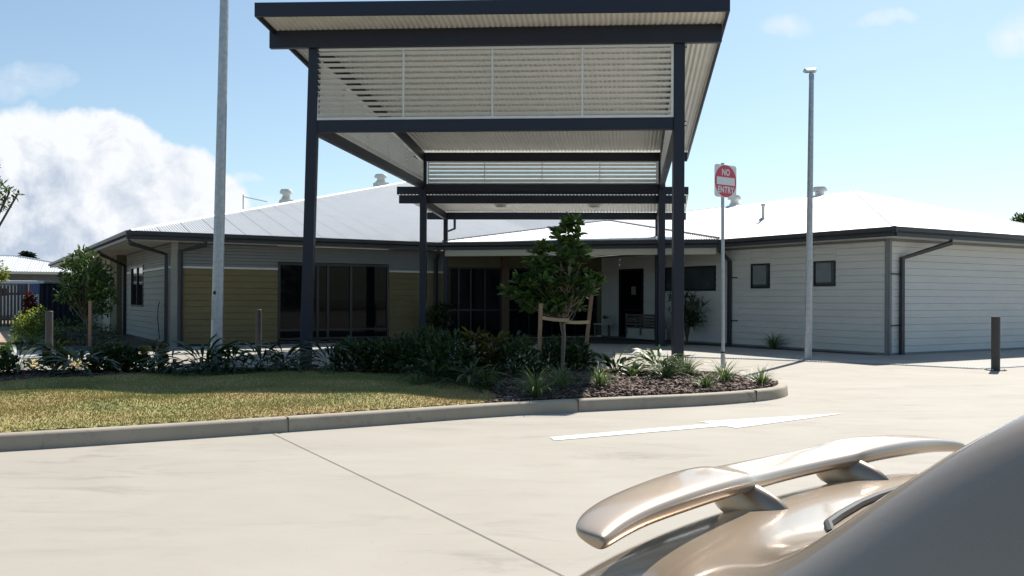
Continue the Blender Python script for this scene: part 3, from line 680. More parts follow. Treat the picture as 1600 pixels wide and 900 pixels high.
def beam(a, b, z0a, z1a, z0b=None, z1b=None, w_=.1, ext=0.0, parent=can, name='beam'):
    z0b = z0a if z0b is None else z0b; z1b = z1a if z1b is None else z1b
    d = (b - a).normalized(); a = a - d * ext; b = b + d * ext; n = Vector((-d.y, d.x)) * w_ / 2
    vs = [v3(a - n, z0a), v3(a + n, z0a), v3(a + n, z1a), v3(a - n, z1a), v3(b - n, z0b), v3(b + n, z0b), v3(b + n, z1b), v3(b - n, z1b)]
    return obj(name, MB().add(vs, [(0, 1, 2, 3), (7, 6, 5, 4), (0, 4, 5, 1), (1, 5, 6, 2), (2, 6, 7, 3), (3, 7, 4, 0)]), M_steel, parent, bevel=.006)
fx = (PR - PL).normalized(); rx = (RR - RL).normalized(); lx = (RL - PL).normalized(); px_ = (RR - PR).normalized()
beam(PL + fx * .1, PR - fx * .1, 4.64, 4.86, w_=.15)
fo = Vector((0, -.115))
beam(PL + fo, PR + fo, 6.262, 6.60, w_=.12, ext=.78)                       # front top beam, proud of the posts
beam(RL + rx * .1, RR - rx * .1, 4.57, 4.80, w_=.15)
beam(RL + Vector((0, .0)), RR, 5.482, 5.74, w_=.12, ext=.75)
beam(PL + lx * .1, RL - lx * .1, 4.642, 4.862, w_=.12); beam(PR + px_ * .1, RR - px_ * .1, 4.642, 4.862, w_=.12)
beam(PL + lx * .02, RL - lx * .08, 6.24, 6.58, 5.47, 5.745, w_=.11); beam(PR + px_ * .02, RR - px_ * .08, 6.24, 6.58, 5.47, 5.745, w_=.11)
# roof sheet, ribs front to back
FL, FR = P(398, 16.62), P(1137, 16.2); BL_ = RL - rx * .80 + lx * .7; BR_ = RR + rx * .80 + px_ * .7
def canopy_sheet(name, a, b, c, d, zf, zb, parent, pitch=.105, amp=.015, k=6):
    n = int((b - a).length / pitch * k); vs = []
    for i in range(n + 1):
        t = i / n; o = amp * math.sin(2 * math.pi * i / k); p = a.lerp(b, t); q_ = d.lerp(c, t); vs += [(p.x, p.y, zf + o), (q_.x, q_.y, zb + o)]
    return npmesh(name, vs, np.array([(2 * i, 2 * i + 1, 2 * i + 3, 2 * i + 2) for i in range(n)]), M_under, parent, smooth=True)
zfF, zfB = roofz(16.4) - .03, roofz(27.4) + .02
canopy_sheet('roof_sheet', FL, FR, BR_, BL_, zfF, zfB, can)
beam(FL - fx * .02, FR + fx * .02, 6.60, 6.86, w_=.05, name='fascia')
beam(BL_, BR_, zfB - .10, zfB + .13, w_=.05, name='fascia')
beam(FL, BL_, 6.602, 6.858, zfB - .11, zfB + .14, w_=.045, name='fascia'); beam(FR, BR_, 6.602, 6.858, zfB - .11, zfB + .14, w_=.045, name='fascia')
def louvre(a, b, z0, z1a, z1b, nb, ns, parent, tilt=35, name='louvre_panel', chord=.085, nslat_w=.05, gap=None):
    """white framed panel of horizontal blades between a and b; the top may slope from z1a to z1b"""
    d = (b - a).normalized(); n = Vector((-d.y, d.x)); L_ = (b - a).length; f = MB(); fw = .045
    nn = (n.x, n.y, 0)
    def zt(s): return z1a + (z1b - z1a) * s / L_
    f.bar(v3(a, z0 + fw / 2), v3(b, z0 + fw / 2), .06, fw); f.bar(v3(a, z1a - fw / 2), v3(b, z1b - fw / 2), .06, fw)
    for i in range(nb + 1):
        s = min(max(L_ * i / nb, .022), L_ - .022); wv = .045 if i in (0, nb) else .03
        f.bar(v3(a + d * s, z0 + fw), v3(a + d * s, zt(s) - fw), wv, .058, up=nn)
    o = obj(name, f, M_white, parent); sl = MB(); step = (max(z1a, z1b) - z0 - 2 * fw) / ns; t = math.radians(tilt)
    for i in range(ns):
        z = z0 + fw + step * (i + .5); s0, s1 = .04, L_ - .04
        if z > min(z1a, z1b) - fw - .02:
            if max(z1a, z1b) - min(z1a, z1b) < .01: continue
            sx = L_ * (z + .03 + fw - z1a) / (z1b - z1a)
            if z1b < z1a: s1 = min(s1, sx)
            else: s0 = max(s0, sx)
            if s1 - s0 < .1: continue
        up = Vector((n.x * math.sin(t) * -1, n.y * math.sin(t) * -1, math.cos(t)))
        sl.bar(v3(a + d * s0, z), v3(a + d * s1, z), .006, chord, up=up)
    obj('louvre_blades', sl, M_white, o); return o
louvre(PL + fx * .12 + Vector((0, -.06)), PR - fx * .11 + Vector((0, -.06)), 4.865, 6.258, 6.258, 4, 12, can, tilt=57, chord=.082)
louvre(RL + rx * .12, RR - rx * .12, 4.805, 5.476, 5.476, 4, 5, can, tilt=24, chord=.095)
louvre(PL + lx * .14, RL - lx * .14, 4.866, 6.225, 5.49, 5, 12, can, tilt=52, chord=.098); louvre(RR - px_ * .14, PR + px_ * .14, 4.866, 5.49, 6.225, 5, 12, can, tilt=52, chord=.098)
for z in (4.72, 4.80, 6.22): bt = MB(); bt.tube([v3(PR + Vector((.08, 0)), z), v3(PR + Vector((.15, 0)), z)], .012, 8); obj('bolt', bt, M_dark, can)

# link canopy
lk = thing('link_canopy', (0, 28.6, 0), 'lower flat steel canopy joining the tall canopy to the building entry', 'canopy')
KFL, KFR = RL - rx * .80 + Vector((0, .02)), RR + rx * .80 + Vector((0, .02)); bx_ = (SR - SL).normalized()
KBL, KBR = SL - bx_ * .6 + Vector((0, .10)), SR + bx_ * .90 + Vector((0, .10))
post(SL, 3.93, .14, parent=lk); post(SR, 3.93, .14, parent=lk)
beam(KFL + Vector((.05, .14)), KFR + Vector((-.05, .14)), 4.24, 4.475, w_=.09, parent=lk); beam(KFL, KFR, 4.50, 4.73, w_=.05, parent=lk, name='fascia')
beam(KBL + Vector((0, -.10)), KBR + Vector((0, -.10)), 3.93, 4.16, w_=.1, parent=lk)
beam(RL + lx * .1, SL - Vector((0, .05)), 4.14, 4.38, 3.92, 4.15, w_=.09, parent=lk); beam(RR + px_ * .1, SR - Vector((0, .05)), 4.14, 4.38, 3.92, 4.15, w_=.09, parent=lk)
canopy_sheet('roof_sheet', KFL, KFR, KBR, KBL, 4.495, 4.185, lk)
dp = MB(); q0 = v3(SL + Vector((.28, .16)), 4.1); dp.tube([q0, q0 - Vector((0, 0, .45)), v3(SL + Vector((.02, .2)), 3.55), v3(SL + Vector((.02, .2)), 3.0)], .045, 10); obj('downpipe', dp, M_pipe, lk, smooth=True)
for px, lab in ((782, 'left round bulkhead light under the link canopy'), (928, 'right round bulkhead light under the link canopy')):
    c = W3(px, 321, 27.9); c.z = 4.32
    t = thing('ceiling_light', c, lab, 'ceiling light', 'bulkhead lights under the link canopy')
    b = MB(); b.tube([(0, 0, .02), (0, 0, -.05)], [.19, .19], 24); obj('housing', b, M_white, t, local=True, smooth=True)
    b = MB(); b.tube([(0, 0, -.05), (0, 0, -.09), (0, 0, -.12), (0, 0, -.13)], [.17, .155, .09, .01], 24); obj('diffuser', b, mat('opal_diffuser', (.5, .5, .48), .3), t, local=True, smooth=True)

# ------------------------------------------------------------------ lamps, bollards, sign
def lamp(base, top, r0, r1, label, head_dir, zb):
    t = thing('street_lamp', base, label, 'street lamp', 'galvanised street lamps'); b = Vector(base); tp = Vector(top) - b
    m = MB(); k = 8; m.tube([tp * i / k for i in range(k + 1)], [r0 + (r1 - r0) * i / k for i in range(k + 1)], 12); obj('pole', m, M_galv, t, local=True, smooth=True)
    m = MB(); m.box((0, 0, .012), (r0 * 4.6, r0 * 4.6, .022)); bp = obj('base_plate', m, M_galv, t, local=True)
    for sx in (-1, 1):
        for sy in (-1, 1): m = MB(); m.tube([(sx * r0 * 1.8, sy * r0 * 1.8, .02), (sx * r0 * 1.8, sy * r0 * 1.8, .07)], .014, 6); obj('bolt', m, M_galv, bp, local=True)
    hd = Vector((math.sin(head_dir), math.cos(head_dir), 0)); sd_ = Vector((hd.y, -hd.x, 0))
    m = MB(); m.tube([tp - Vector((0, 0, .05)), tp + Vector((0, 0, .06)), tp + hd * .10 + Vector((0, 0, .12))], [r1 * 1.1, r1 * 1.1, .035], 10); obj('arm', m, M_galv, t, local=True, smooth=True)
    R = Matrix.Rotation(-head_dir, 3, 'Z') @ Matrix.Rotation(math.radians(14), 3, 'X'); c = tp + hd * .26 + Vector((0, 0, .19))
    m = MB(); pr = [(-.22, .10, .05), (-.1, .15, .09), (.15, .155, .085), (.28, .12, .05), (.31, .06, .03)]; vs = []
    for (y, w_, h) in pr:
        for (x, z) in ((-w_, 0), (-w_ * .8, h), (w_ * .8, h), (w_, 0)): vs.append(c + R @ Vector((x, y, z)))
    fs = [(i * 4 + j, i * 4 + (j + 1) % 4, i * 4 + 4 + (j + 1) % 4, i * 4 + 4 + j) for i in range(4) for j in range(4)] + [(3, 2, 1, 0), (16, 17, 18, 19)]
    m.add(vs, fs); obj('luminaire', m, M_flash, t, local=True, smooth=True)
    m = MB(); m.box(c + R @ Vector((0, .06, -.012)), (.22, .34, .02), rot=R); obj('lens', m, M_galv, t, local=True)
    if zb:
        m = MB(); m.box((-.0, -r0 * .95, 1.05), (r0 * .9, .02, .38)); obj('access_cover', m, M_galv, t, local=True)
        m = MB(); m.box((.002, -r0 * .98, 1.30), (.04, .012, .055)); obj('sticker', m, M_dark, t, local=True)
    return t
b1 = G(338, 583, kz); B1 = v3(b1, kz + .02); lamp(B1, W3(347, 0, b1.y + .02) * 1.0 + Vector((.06, 0, 2.2)), .098, .062, 'thick galvanised lamp pole rising from the island garden bed, left of the canopy', .5, True)
b2 = G(1263, 562); lamp(v3(b2, 0.0), W3(1266.5, 121, b2.y), .086, .056, 'slim grey lamp post with small head standing in front of the white wall', .2, False)

def bollard(base, h, r, label, plate=True):
    t = thing('bollard', base, label, 'bollard', 'dark round bollards')
    m = MB(); m.tube([(0, 0, 0), (0, 0, h - .008), (0, 0, h)], [r, r, r - .008], 20); obj('post', m, M_boll, t, local=True, smooth=True)
    m = MB(); m.box((0, 0, .008), (r * 3.6, r * 3.6, .012)); p = obj('base_plate', m, M_boll, t, local=True)
    for sx in (-1, 1):
        for sy in (-1, 1): m = MB(); m.tube([(sx * r * 1.45, sy * r * 1.45, .01), (sx * r * 1.45, sy * r * 1.45, .035)], .012, 6); obj('bolt', m, M_galv, p, local=True)
bollard(v3(G(77, 556), .004), 1.05, .085, 'bollard at the far left, in front of the small garden tree')
bollard(v3(G(404, 549.5), .004), 1.08, .075, 'bollard in front of the mustard wall, right of the thick lamp pole')
bollard(v3(G(1556, 579), .004), 1.07, .082, 'bollard alone at the right, in front of the white end wall')

sg = G(1130, 578, kz); SG = v3(sg, kz + .03)
sign = thing('no_entry_sign', SG, 'red and white no entry sign on a grey pole at the island tip', 'sign')
m = MB(); m.tube([(0, 0, 0), (0, 0, .28)], .039, 14); m.tube([(0, 0, .28), (-.02, 0, 3.62)], .03, 14); obj('pole', m, M_galv, sign, local=True, smooth=True)
m = MB(); m.tube([(0, 0, .27), (0, 0, .295)], .042, 14); obj('collar', m, M_dark, sign, local=True, smooth=True)
zc = CH + (hor(1131) - 283.5) / F * sg.y - SG.z; Rs = Matrix.Rotation(math.radians(36), 3, 'Z'); cS = Vector((-.0, 0, zc))
def sxyz(x, z, y=0.0): return cS + Rs @ Vector((x, y, z))
hw = .285; rr_ = .05; ol = []
for (cx, cz, a0) in ((hw - rr_, hw - rr_, 0), (-hw + rr_, hw - rr_, 90), (-hw + rr_, -hw + rr_, 180), (hw - rr_, -hw + rr_, 270)):
    for k in range(5): a = math.radians(a0 + 22.5 * k); ol.append((cx + rr_ * math.cos(a), cz + rr_ * math.sin(a)))
n_ = len(ol); m = MB(); m.add([sxyz(x, z, -.045) for x, z in ol] + [sxyz(x, z, -.039) for x, z in ol], [tuple(range(n_)), tuple(range(2 * n_ - 1, n_ - 1, -1))] + [(i, i + n_, (i + 1) % n_ + n_, (i + 1) % n_) for i in range(n_)])
plate = obj('sign_plate', m, M_signw, sign, local=True)
def disc(r, y, m_, name):
    m = MB(); m.add([sxyz(r * math.cos(2 * math.pi * k / 48), r * math.sin(2 * math.pi * k / 48), y) for k in range(48)] + [sxyz(r * math.cos(2 * math.pi * k / 48), r * math.sin(2 * math.pi * k / 48), y + .0015) for k in range(48)], [tuple(range(48)), tuple(range(95, 47, -1))] + [(i, i + 48, (i + 1) % 48 + 48, (i + 1) % 48) for i in range(48)])
    return obj(name, m, m_, plate, local=True)
disc(.281, -.0475, M_red, 'red_disc')
m = MB(); m.box(sxyz(0, .0, -.0495), (.475, .003, .135), rot=Rs); obj('white_bar', m, M_signw, plate, local=True)
def text(body, size, x, z, y, parent, mt, name):
    cu = bpy.data.curves.new(name, 'FONT'); cu.body = body; cu.size = size; cu.align_x = 'CENTER'; cu.align_y = 'CENTER'; cu.extrude = .0012; cu.offset = .0045; cu.space_character = 1.08
    o = bpy.data.objects.new(name, cu); col.objects.link(o); bpy.context.view_layer.update()
    me = bpy.data.meshes.new_from_object(o.evaluated_get(bpy.context.evaluated_depsgraph_get())); bpy.data.objects.remove(o)
    for v in me.vertices: v.co = sxyz(x + v.co.x * .84, z + v.co.y, y - v.co.z)
    return link(name, me, mt, parent)
text('NO', .155, 0, .150, -.0495, plate, M_signw, 'lettering'); text('ENTRY', .155, 0, -.158, -.0495, plate, M_signw, 'lettering')
m = MB()
for z in (-.2, .2): m.box(cS + Vector((-.02, -.0, z)), (.09, .085, .03), rot=Rs)
obj('bracket', m, M_galv, sign, local=True)

# ------------------------------------------------------------------ vegetation
def leaves(base, dirs, L_, Wd, curl=.15, fold=.25, roll=None):
    """oval folded leaves, arrays (n,3),(n,3),(n,),(n,)"""
    n = len(base); d = dirs / np.linalg.norm(dirs, axis=1, keepdims=True)
    up = np.tile([0, 0, 1.0], (n, 1)) + nr.normal(0, .45, (n, 3)); s = np.cross(d, up); s /= np.linalg.norm(s, axis=1, keepdims=True) + 1e-9; nn = np.cross(s, d)
    Lc_ = L_[:, None]; Wc = Wd[:, None]
    b = base; t = base + d * Lc_ - nn * Lc_ * curl
    l1 = base + d * Lc_ * .35 + s * Wc * .85 + nn * Wc * fold; r1 = base + d * Lc_ * .35 - s * Wc * .85 + nn * Wc * fold
    l2 = base + d * Lc_ * .72 + s * Wc * .8 + nn * (Wc * fold - Lc_ * curl * .4); r2 = base + d * Lc_ * .72 - s * Wc * .8 + nn * (Wc * fold - Lc_ * curl * .4)
    Vv = np.stack([b, l1, l2, t, r2, r1], 1).reshape(-1, 3); i = np.arange(n)[:, None] * 6
    return Vv, np.concatenate([i + np.array([0, 1, 2, 3]), i + np.array([0, 3, 4, 5])])
def join(parts):
    Vs = []; Fs = []; b = 0
    for v, f in parts: Vs.append(v); Fs.append(f + b); b += len(v)
    return np.concatenate(Vs), np.concatenate(Fs)
def straps(base, n, L0, L1, w0, w1, elev0, elev1, droop, spread=.05, seg=5, petiole=0.0):
    """arching straps from a crown; petiole = share of the length that is a thin stalk"""
    parts_v = []; parts_f = []; a = nr.uniform(0, 2 * np.pi, n); el = np.radians(nr.uniform(elev0, elev1, n)); L_ = nr.uniform(L0, L1, n); wd = nr.uniform(w0, w1, n)
    pos = np.array(base)[None] + np.stack([np.cos(a) * spread, np.sin(a) * spread, np.zeros(n)], 1) * nr.uniform(0, 1, (n, 1)); tw = nr.normal(0, .35, n)
    side = np.stack([-np.sin(a + tw), np.cos(a + tw), nr.normal(0, .25, n)], 1); rows = []
    for k in range(seg + 1):
        t = k / seg
        if petiole: wt = .10 if t < petiole else max(.05, math.sin(math.pi * min(1, (t - petiole) / (1 - petiole) * .92 + .08)) ** .7)
        else: wt = (1 - t ** 2.2) * .9 + .1 if k < seg else .03
        rows.append((pos - side * (wd * wt)[:, None] / 2, pos + side * (wd * wt)[:, None] / 2))
        e = el - droop * t ** 1.3 * nr.uniform(.8, 1.2, n)
        pos = pos + np.stack([np.cos(a) * np.cos(e), np.sin(a) * np.cos(e), np.sin(e)], 1) * (L_ / seg)[:, None]
    Vv = np.stack([x for r in rows for x in r], 1).reshape(-1, 3); i = np.arange(n)[:, None] * (2 * (seg + 1))
    return Vv, np.concatenate([i + np.array([2 * k, 2 * k + 1, 2 * k + 3, 2 * k + 2]) for k in range(seg)])
def bedz(p):
    x = np.array([p[0]]); y = np.array([p[1]]); return float(hz(x, y, dist_poly(bed_poly, x, y))[0])
def plant(kind, px, py, label, s=1.0, group=None, name=None, loc=None):
    g = G(px, py, kz + .05) if loc is None else loc; z = bedz(g) if loc is None else 0.02; b = np.array([g[0], g[1], z]); m = M_leaf_dark
    if kind == 'arch':                                                     # deep green arching clump
        v = join([straps(b, int(62 * s), .50 * s, .92 * s, .035, .065, 25, 86, 1.9, .07 * s, 8, .40), straps(b, 16, .3 * s, .5 * s, .04, .08, 5, 45, 1.0, .1, 6, .35)]); nm = 'arching_plant'; cat = 'plant'
    elif kind == 'bush':
        n = int(520 * s); u = nr.normal(0, 1, (n, 3)); u /= np.linalg.norm(u, axis=1, keepdims=True); u[:, 2] = np.abs(u[:, 2]) * .95
        r = nr.uniform(.35, 1, n) ** .6; c = b + u * r[:, None] * np.array([.36, .36, .52]) * s + np.array([0, 0, .05]); dd = u + nr.normal(0, .6, (n, 3)) + np.array([0, 0, .5])
        v = leaves(c, dd, nr.uniform(.07, .13, n), nr.uniform(.016, .03, n)); v = join([v, straps(b, 26, .3 * s, .6 * s, .012, .02, 50, 88, .5, .08, 5)]); nm = 'leafy_shrub'; cat = 'shrub'
    elif kind == 'tuft':
        v = straps(b, int(130 * s), .24 * s, .46 * s, .008, .013, 35, 88, 1.5, .05, 5); m = M_blade; nm = 'grass_tuft'; cat = 'plant'
    elif kind == 'croton':
        n = int(150 * s); a = nr.uniform(0, 6.28, n); h = nr.uniform(.05, .62, n) * s; c = b + np.stack([np.cos(a) * .08, np.sin(a) * .08, h], 1)
        v = leaves(c, np.stack([np.cos(a), np.sin(a), nr.uniform(.2, 1.5, n)], 1), nr.uniform(.13, .24, n), nr.uniform(.02, .034, n), curl=.25); v = join([v, straps(b, 10, .5 * s, .65 * s, .012, .02, 70, 90, .2, .04, 5)]); m = M_leaf_croton; nm = 'croton'; cat = 'shrub'
    elif kind == 'broad':                                                  # lighter upright clump with broad leaves
        v = join([straps(b, int(46 * s), .32 * s, .56 * s, .04, .07, 40, 88, 1.6, .12 * s, 7, .45), straps(b, int(24 * s), .2 * s, .42 * s, .04, .08, 20, 70, 1.3, .12, 6, .4)]); m = M_leaf_mid; nm = 'broadleaf_plant'; cat = 'plant'
    o = npmesh(name or nm, v[0], v[1], m, off=b); o.location = Vector(b); tag(o, label, cat, group); return o
GA = 'arching plants along the back of the island'
pl = [('arch', 28, 585, 'dark arching plant at the left end of the garden row, first from the picture edge', 1.0),
 ('bush', -8, 590, 'low leafy shrub cut by the left picture edge in the island bed', .8),
 ('arch', 112, 586, 'dark arching plant just right of the far left bollard', .8),
 ('croton', 86, 584, 'small yellowish shrub at the foot of the far left bollard', .62),
 ('arch', 128, 589, 'arching plant in front of the yellow ground marking', .95),
 ('bush', 172, 583, 'dense dark shrub in the row below the olive column', .95),
 ('bush', 196, 582, 'dark shrub below the narrow end wall window, second of a touching pair', .8),
 ('croton', 240, 581, 'small bronze and yellow shrub below the downpipes at the building corner', .72),
 ('arch', 268, 583, 'arching plant below the left edge of the mustard wall', .85),
 ('arch', 318, 584, 'arching plant growing against the left side of the thick lamp pole', 1.15),
 ('arch', 364, 584, 'arching plant touching the right side of the thick lamp pole', .95),
 ('arch', 408, 583, 'arching plant in front of the bollard beside the mustard wall', 1.0),
 ('arch', 446, 582, 'arching plant immediately left of the left canopy post', .95),
 ('arch', 516, 582, 'arching plant immediately right of the left canopy post', 1.05),
 ('bush', 550, 582, 'dark shrub below the right part of the wide black window', .95),
 ('bush', 592, 582, 'dark shrub with pale flecks below the right jamb of the wide window', 1.05),
 ('bush', 630, 584, 'dark rounded shrub just left of the rear left canopy post', 1.15),
 ('bush', 668, 587, 'tall dark shrub in front of the rear left canopy post', 1.3),
 ('bush', 702, 592, 'dark shrub below the thin rear link post, front of the bed', 1.35),
 ('croton', 742, 590, 'tall yellow green shrub with upright leaves in the shaded bed', 1.05),
 ('croton', 772, 592, 'shorter reddish yellow shrub right of the tallest yellow one', .95),
 ('bush', 806, 592, 'dark shrub immediately left of the left tree stake', 1.15),
 ('arch', 735, 606, 'low arching plant near the tip of the lawn', .75),
 ('arch', 678, 598, 'low arching plant at the lawn edge left of the tallest yellow shrub', .8),
 ('tuft', 762, 606, 'small grassy tuft behind the tip of the lawn', 1.0),
 ('tuft', 838, 615, 'grassy tuft nearest the kerb, in front of the left tree stake', 1.25),
 ('tuft', 878, 606, 'grassy tuft in shade directly below the staked tree', 1.15),
 ('bush', 868, 578, 'dark shrub behind the trunk of the staked tree', 1.05),
 ('bush', 898, 580, 'dark low shrub between the trunk and the right tree stake', .9),
 ('tuft', 937, 606, 'sunlit grassy tuft right of the right tree stake, near the kerb', 1.05),
 ('broad', 962, 582, 'sunlit broad leaved plant with white edges midway between the tree and the right canopy post', 1.15),
 ('broad', 990, 588, 'lower broad leaved plant in the middle of the sunlit mulch', .7),
 ('broad', 1028, 584, 'sunlit broad leaved plant immediately left of the right canopy post', 1.2),
 ('tuft', 1042, 592, 'grassy tuft in front of the right canopy post, left of two', 1.25),
 ('tuft', 1072, 587, 'long bladed tuft just right of the right canopy post', 1.2),
 ('tuft', 1104, 601, 'bright green tuft nearest the kerb, left of the sign pole', .85),
 ('tuft', 1132, 593, 'grassy tuft at the foot of the sign pole', 1.15),
 ('tuft', 1190, 597, 'lone grassy tuft at the tip of the island, right of the sign pole', .95),
 ('tuft', 652, 603, 'wispy tuft on the lawn edge below the rear left canopy post', .7)]
for k, px, py, lab, s_ in pl:
    plant(k, px, py, lab, s_)

def branchy(points, r, m, parent, local=True, name='trunk'):
    mb = MB()
    for pts, r0, r1 in points:
        k = len(pts); mb.tube(pts, [r0 + (r1 - r0) * i / (k - 1) for i in range(k)], 7)
    return obj(name, mb, m, parent, smooth=True, local=local)
# the staked tree
tb = G(880, 583, kz + .05); TB = v3(tb, bedz(tb)); dT = tb.y
tree = thing('young_tree', TB, 'young green tree with large leaves tied between two stakes in the island bed', 'tree')
cl = [(888, 356, .10), (904, 360, .09), (874, 366, .09), (884, 378, .13), (900, 386, .10), (868, 392, .11), (846, 388, .05), (842, 401, .09), (890, 405, .15), (872, 414, .15), (906, 412, .10), (856, 420, .13), (835, 412, .10),
      (884, 430, .17), (862, 440, .16), (842, 436, .13), (824, 445, .12), (812, 452, .10), (904, 436, .13), (922, 434, .10), (932, 440, .07), (896, 452, .14), (874, 462, .15), (850, 462, .14), (832, 468, .10), (846, 484, .08), (820, 470, .09), (914, 456, .09), (892, 472, .10), (905, 482, .06), (838, 427, .12), (864, 476, .10), (858, 488, .07), (828, 480, .09), (812, 466, .08), (880, 448, .15), (860, 450, .14), (900, 468, .12), (918, 446, .10), (840, 456, .13), (800, 458, .06), (870, 488, .08)]
base = []; dirs = []; tips = []
for (px, py, r) in cl:
    c0 = np.array(W3(px, py, dT)) - np.array(TB); depth = nr.uniform(-.28, .28) if py > 400 else nr.uniform(-.1, .1); c0[1] += depth; tips.append(Vector(c0))
    for q in range(4):
        c = c0 + nr.normal(0, r * .6, 3); n = int(7 + r * 36); a = nr.uniform(0, 6.28, n)
        base.append(c + nr.normal(0, .015, (n, 3))); dirs.append(np.stack([np.cos(a), np.sin(a), nr.uniform(-.1, 1.1, n)], 1))
base = np.concatenate(base); dirs = np.concatenate(dirs); n = len(base)
v = leaves(base, dirs, nr.uniform(.12, .22, n), nr.uniform(.028, .048, n), curl=.12, fold=.3); npmesh('crown', v[0], v[1], M_leaf_tree, tree, off=(0, 0, 0))
br = []
stems = [((-.02, 0, 0), (-.01, .02, .5), (.03, 0, .95), (.08, 0, 1.5), (.10, 0, 2.2)), ((0, 0, .0), (.03, -.02, .6), (-.01, .0, 1.0), (-.05, .05, 1.5), (-.03, .02, 2.0)), ((0, 0, .4), (.03, 0, .8), (.12, .03, 1.15), (.2, .05, 1.6)), ((0, 0, .55), (-.06, 0, .85), (-.22, -.05, 1.15), (-.4, -.1, 1.35)), ((.01, 0, .6), (.02, .1, .95), (.04, .2, 1.3), (.0, .25, 1.7)), ((0, 0, .7), (-.08, .05, 1.0), (-.12, .1, 1.35)), ((.03, 0, .95), (.25, 0, 1.25), (.45, 0, 1.45))]
for i, st in enumerate(stems): br.append(([Vector(p) for p in st], .019 if i < 2 else .012, .008 if i < 2 else .005))
for tp in tips:
    z0 = max(.8, tp.z - .45); o0 = Vector((.02 + .05 * z0, 0, z0)); br.append(([o0, (o0 + tp) / 2 + Vector((0, 0, -.05)), tp], .009, .004))
branchy(br, 0, M_bark, tree)
def stake(bp, tp, w_, label):
    t = thing('tree_stake', bp, label, 'stake', 'timber stakes'); m = MB(); m.bar((0, 0, -.03), Vector(tp) - Vector(bp), w_, w_, up=(0, 1, 0)); obj('timber_post', m, M_timber, t, local=True, bevel=.004); return t
k1 = G(842, 586, kz + .05); k2 = G(912, 578, kz + .05)
stake(v3(k1, bedz(k1)), W3(845, 474, k1.y), .062, 'timber stake left of the young tree trunk'); stake(v3(k2, bedz(k2)), W3(926, 444, k2.y), .062, 'taller leaning timber stake right of the young tree trunk')
tie = MB(); cT = W3(882, 499, dT)
def ribbon(a, b, sag, mb, h=.052):
    a = Vector(a); b = Vector(b); pts = [a.lerp(b, i / 8) - Vector((0, 0, sag * math.sin(math.pi * i / 8))) for i in range(9)]
    for o in (-.028, .028):
        for p, q in zip(pts[:-1], pts[1:]): mb.bar(p + Vector((0, o, 0)), q + Vector((0, o, 0)), .005, h)
    mb.tube([pts[0] + Vector((-.01, -.02, 0)), pts[0] + Vector((-.01, .02, 0))], .005, 4)
ribbon(W3(845, 496, k1.y), W3(889, 500, dT), .015, tie); tt = tag(obj('tree_tie', tie, M_strap, org=W3(845, 496, k1.y)), 'flat brown webbing strap tying the trunk to the left stake', 'strap')
tie = MB(); ribbon(W3(884, 503, dT), W3(921, 503, k2.y), .01, tie); tag(obj('tree_tie', tie, M_strap, org=W3(884, 503, dT)), 'flat brown webbing strap tying the trunk to the right stake', 'strap')

def leaf_tree(name, base, label, blobs, nleaf, lw, m, mb_, cat='tree', trunk_r=.05, hgt=2.0, stems=3, group=None):
    """blobs: local (x,y,z,r)"""
    t = thing(name, base, label, cat, group); bs = []; ds = []
    tot = sum(b[3] ** 2 for b in blobs)
    for (x, y, z, r) in blobs:
        n = max(8, int(nleaf * r * r / tot)); u = nr.normal(0, 1, (n, 3)); u /= np.linalg.norm(u, axis=1, keepdims=True); rr = nr.uniform(.1, 1, n) ** .5 * r
        # leaves gather in small sprays
        sp = np.array([x, y, z]) + u * rr[:, None] + nr.normal(0, r * .12, (n, 3)); bs.append(sp); ds.append(u + nr.normal(0, .7, (n, 3)) + np.array([0, 0, .25]))
    bs = np.concatenate(bs); ds = np.concatenate(ds); n = len(bs)
    v = leaves(bs, ds, nr.uniform(lw[0] * .7, lw[0] * 1.3, n), nr.uniform(lw[1] * .7, lw[1] * 1.3, n)); npmesh('crown', v[0], v[1], m, t, off=(0, 0, 0)); br = []
    top = Vector((blobs[0][0] * .3, blobs[0][1] * .3, hgt * .5)); br.append(([Vector((0, 0, -.05)), Vector((.02, 0, hgt * .25)), top], trunk_r, trunk_r * .7))
    for b in blobs: p = Vector(b[:3]); br.append(([top - Vector((0, 0, hgt * .12)), (top + p) / 2 - Vector((0, 0, .08)), p, p + Vector((0, 0, b[3] * .6))], trunk_r * .5, trunk_r * .12))
    branchy(br, 0, mb_, t); return t
# small tree in the far left garden
q = P(138, 24.6); b_ = v3(q, 0.03)
def lb(px, py, d, r, o=b_): p = W3(px, py, d) - o; return (p.x, p.y, p.z, r)
leaf_tree('garden_tree', b_, 'bushy bright green garden tree beside the end wall of the building', [lb(124, 405, 24.6, .26), lb(140, 402, 24.4, .18), lb(112, 422, 24.5, .30), lb(135, 425, 24.3, .36), lb(158, 428, 24.8, .30), lb(108, 448, 24.4, .25), lb(130, 450, 24.9, .36), lb(156, 452, 24.5, .32), lb(98, 463, 24.5, .18), lb(120, 472, 24.8, .26), lb(148, 476, 24.6, .28), lb(172, 446, 24.7, .14), lb(170, 470, 24.6, .2), lb(165, 487, 24.6, .14)], 1500, (.16, .036), M_leaf_tree, M_barkd, trunk_r=.045, hgt=1.7)
stake(v3(P(141, 24.1), .02), W3(141, 470, 24.1), .07, 'timber stake standing at the garden tree by the end wall')
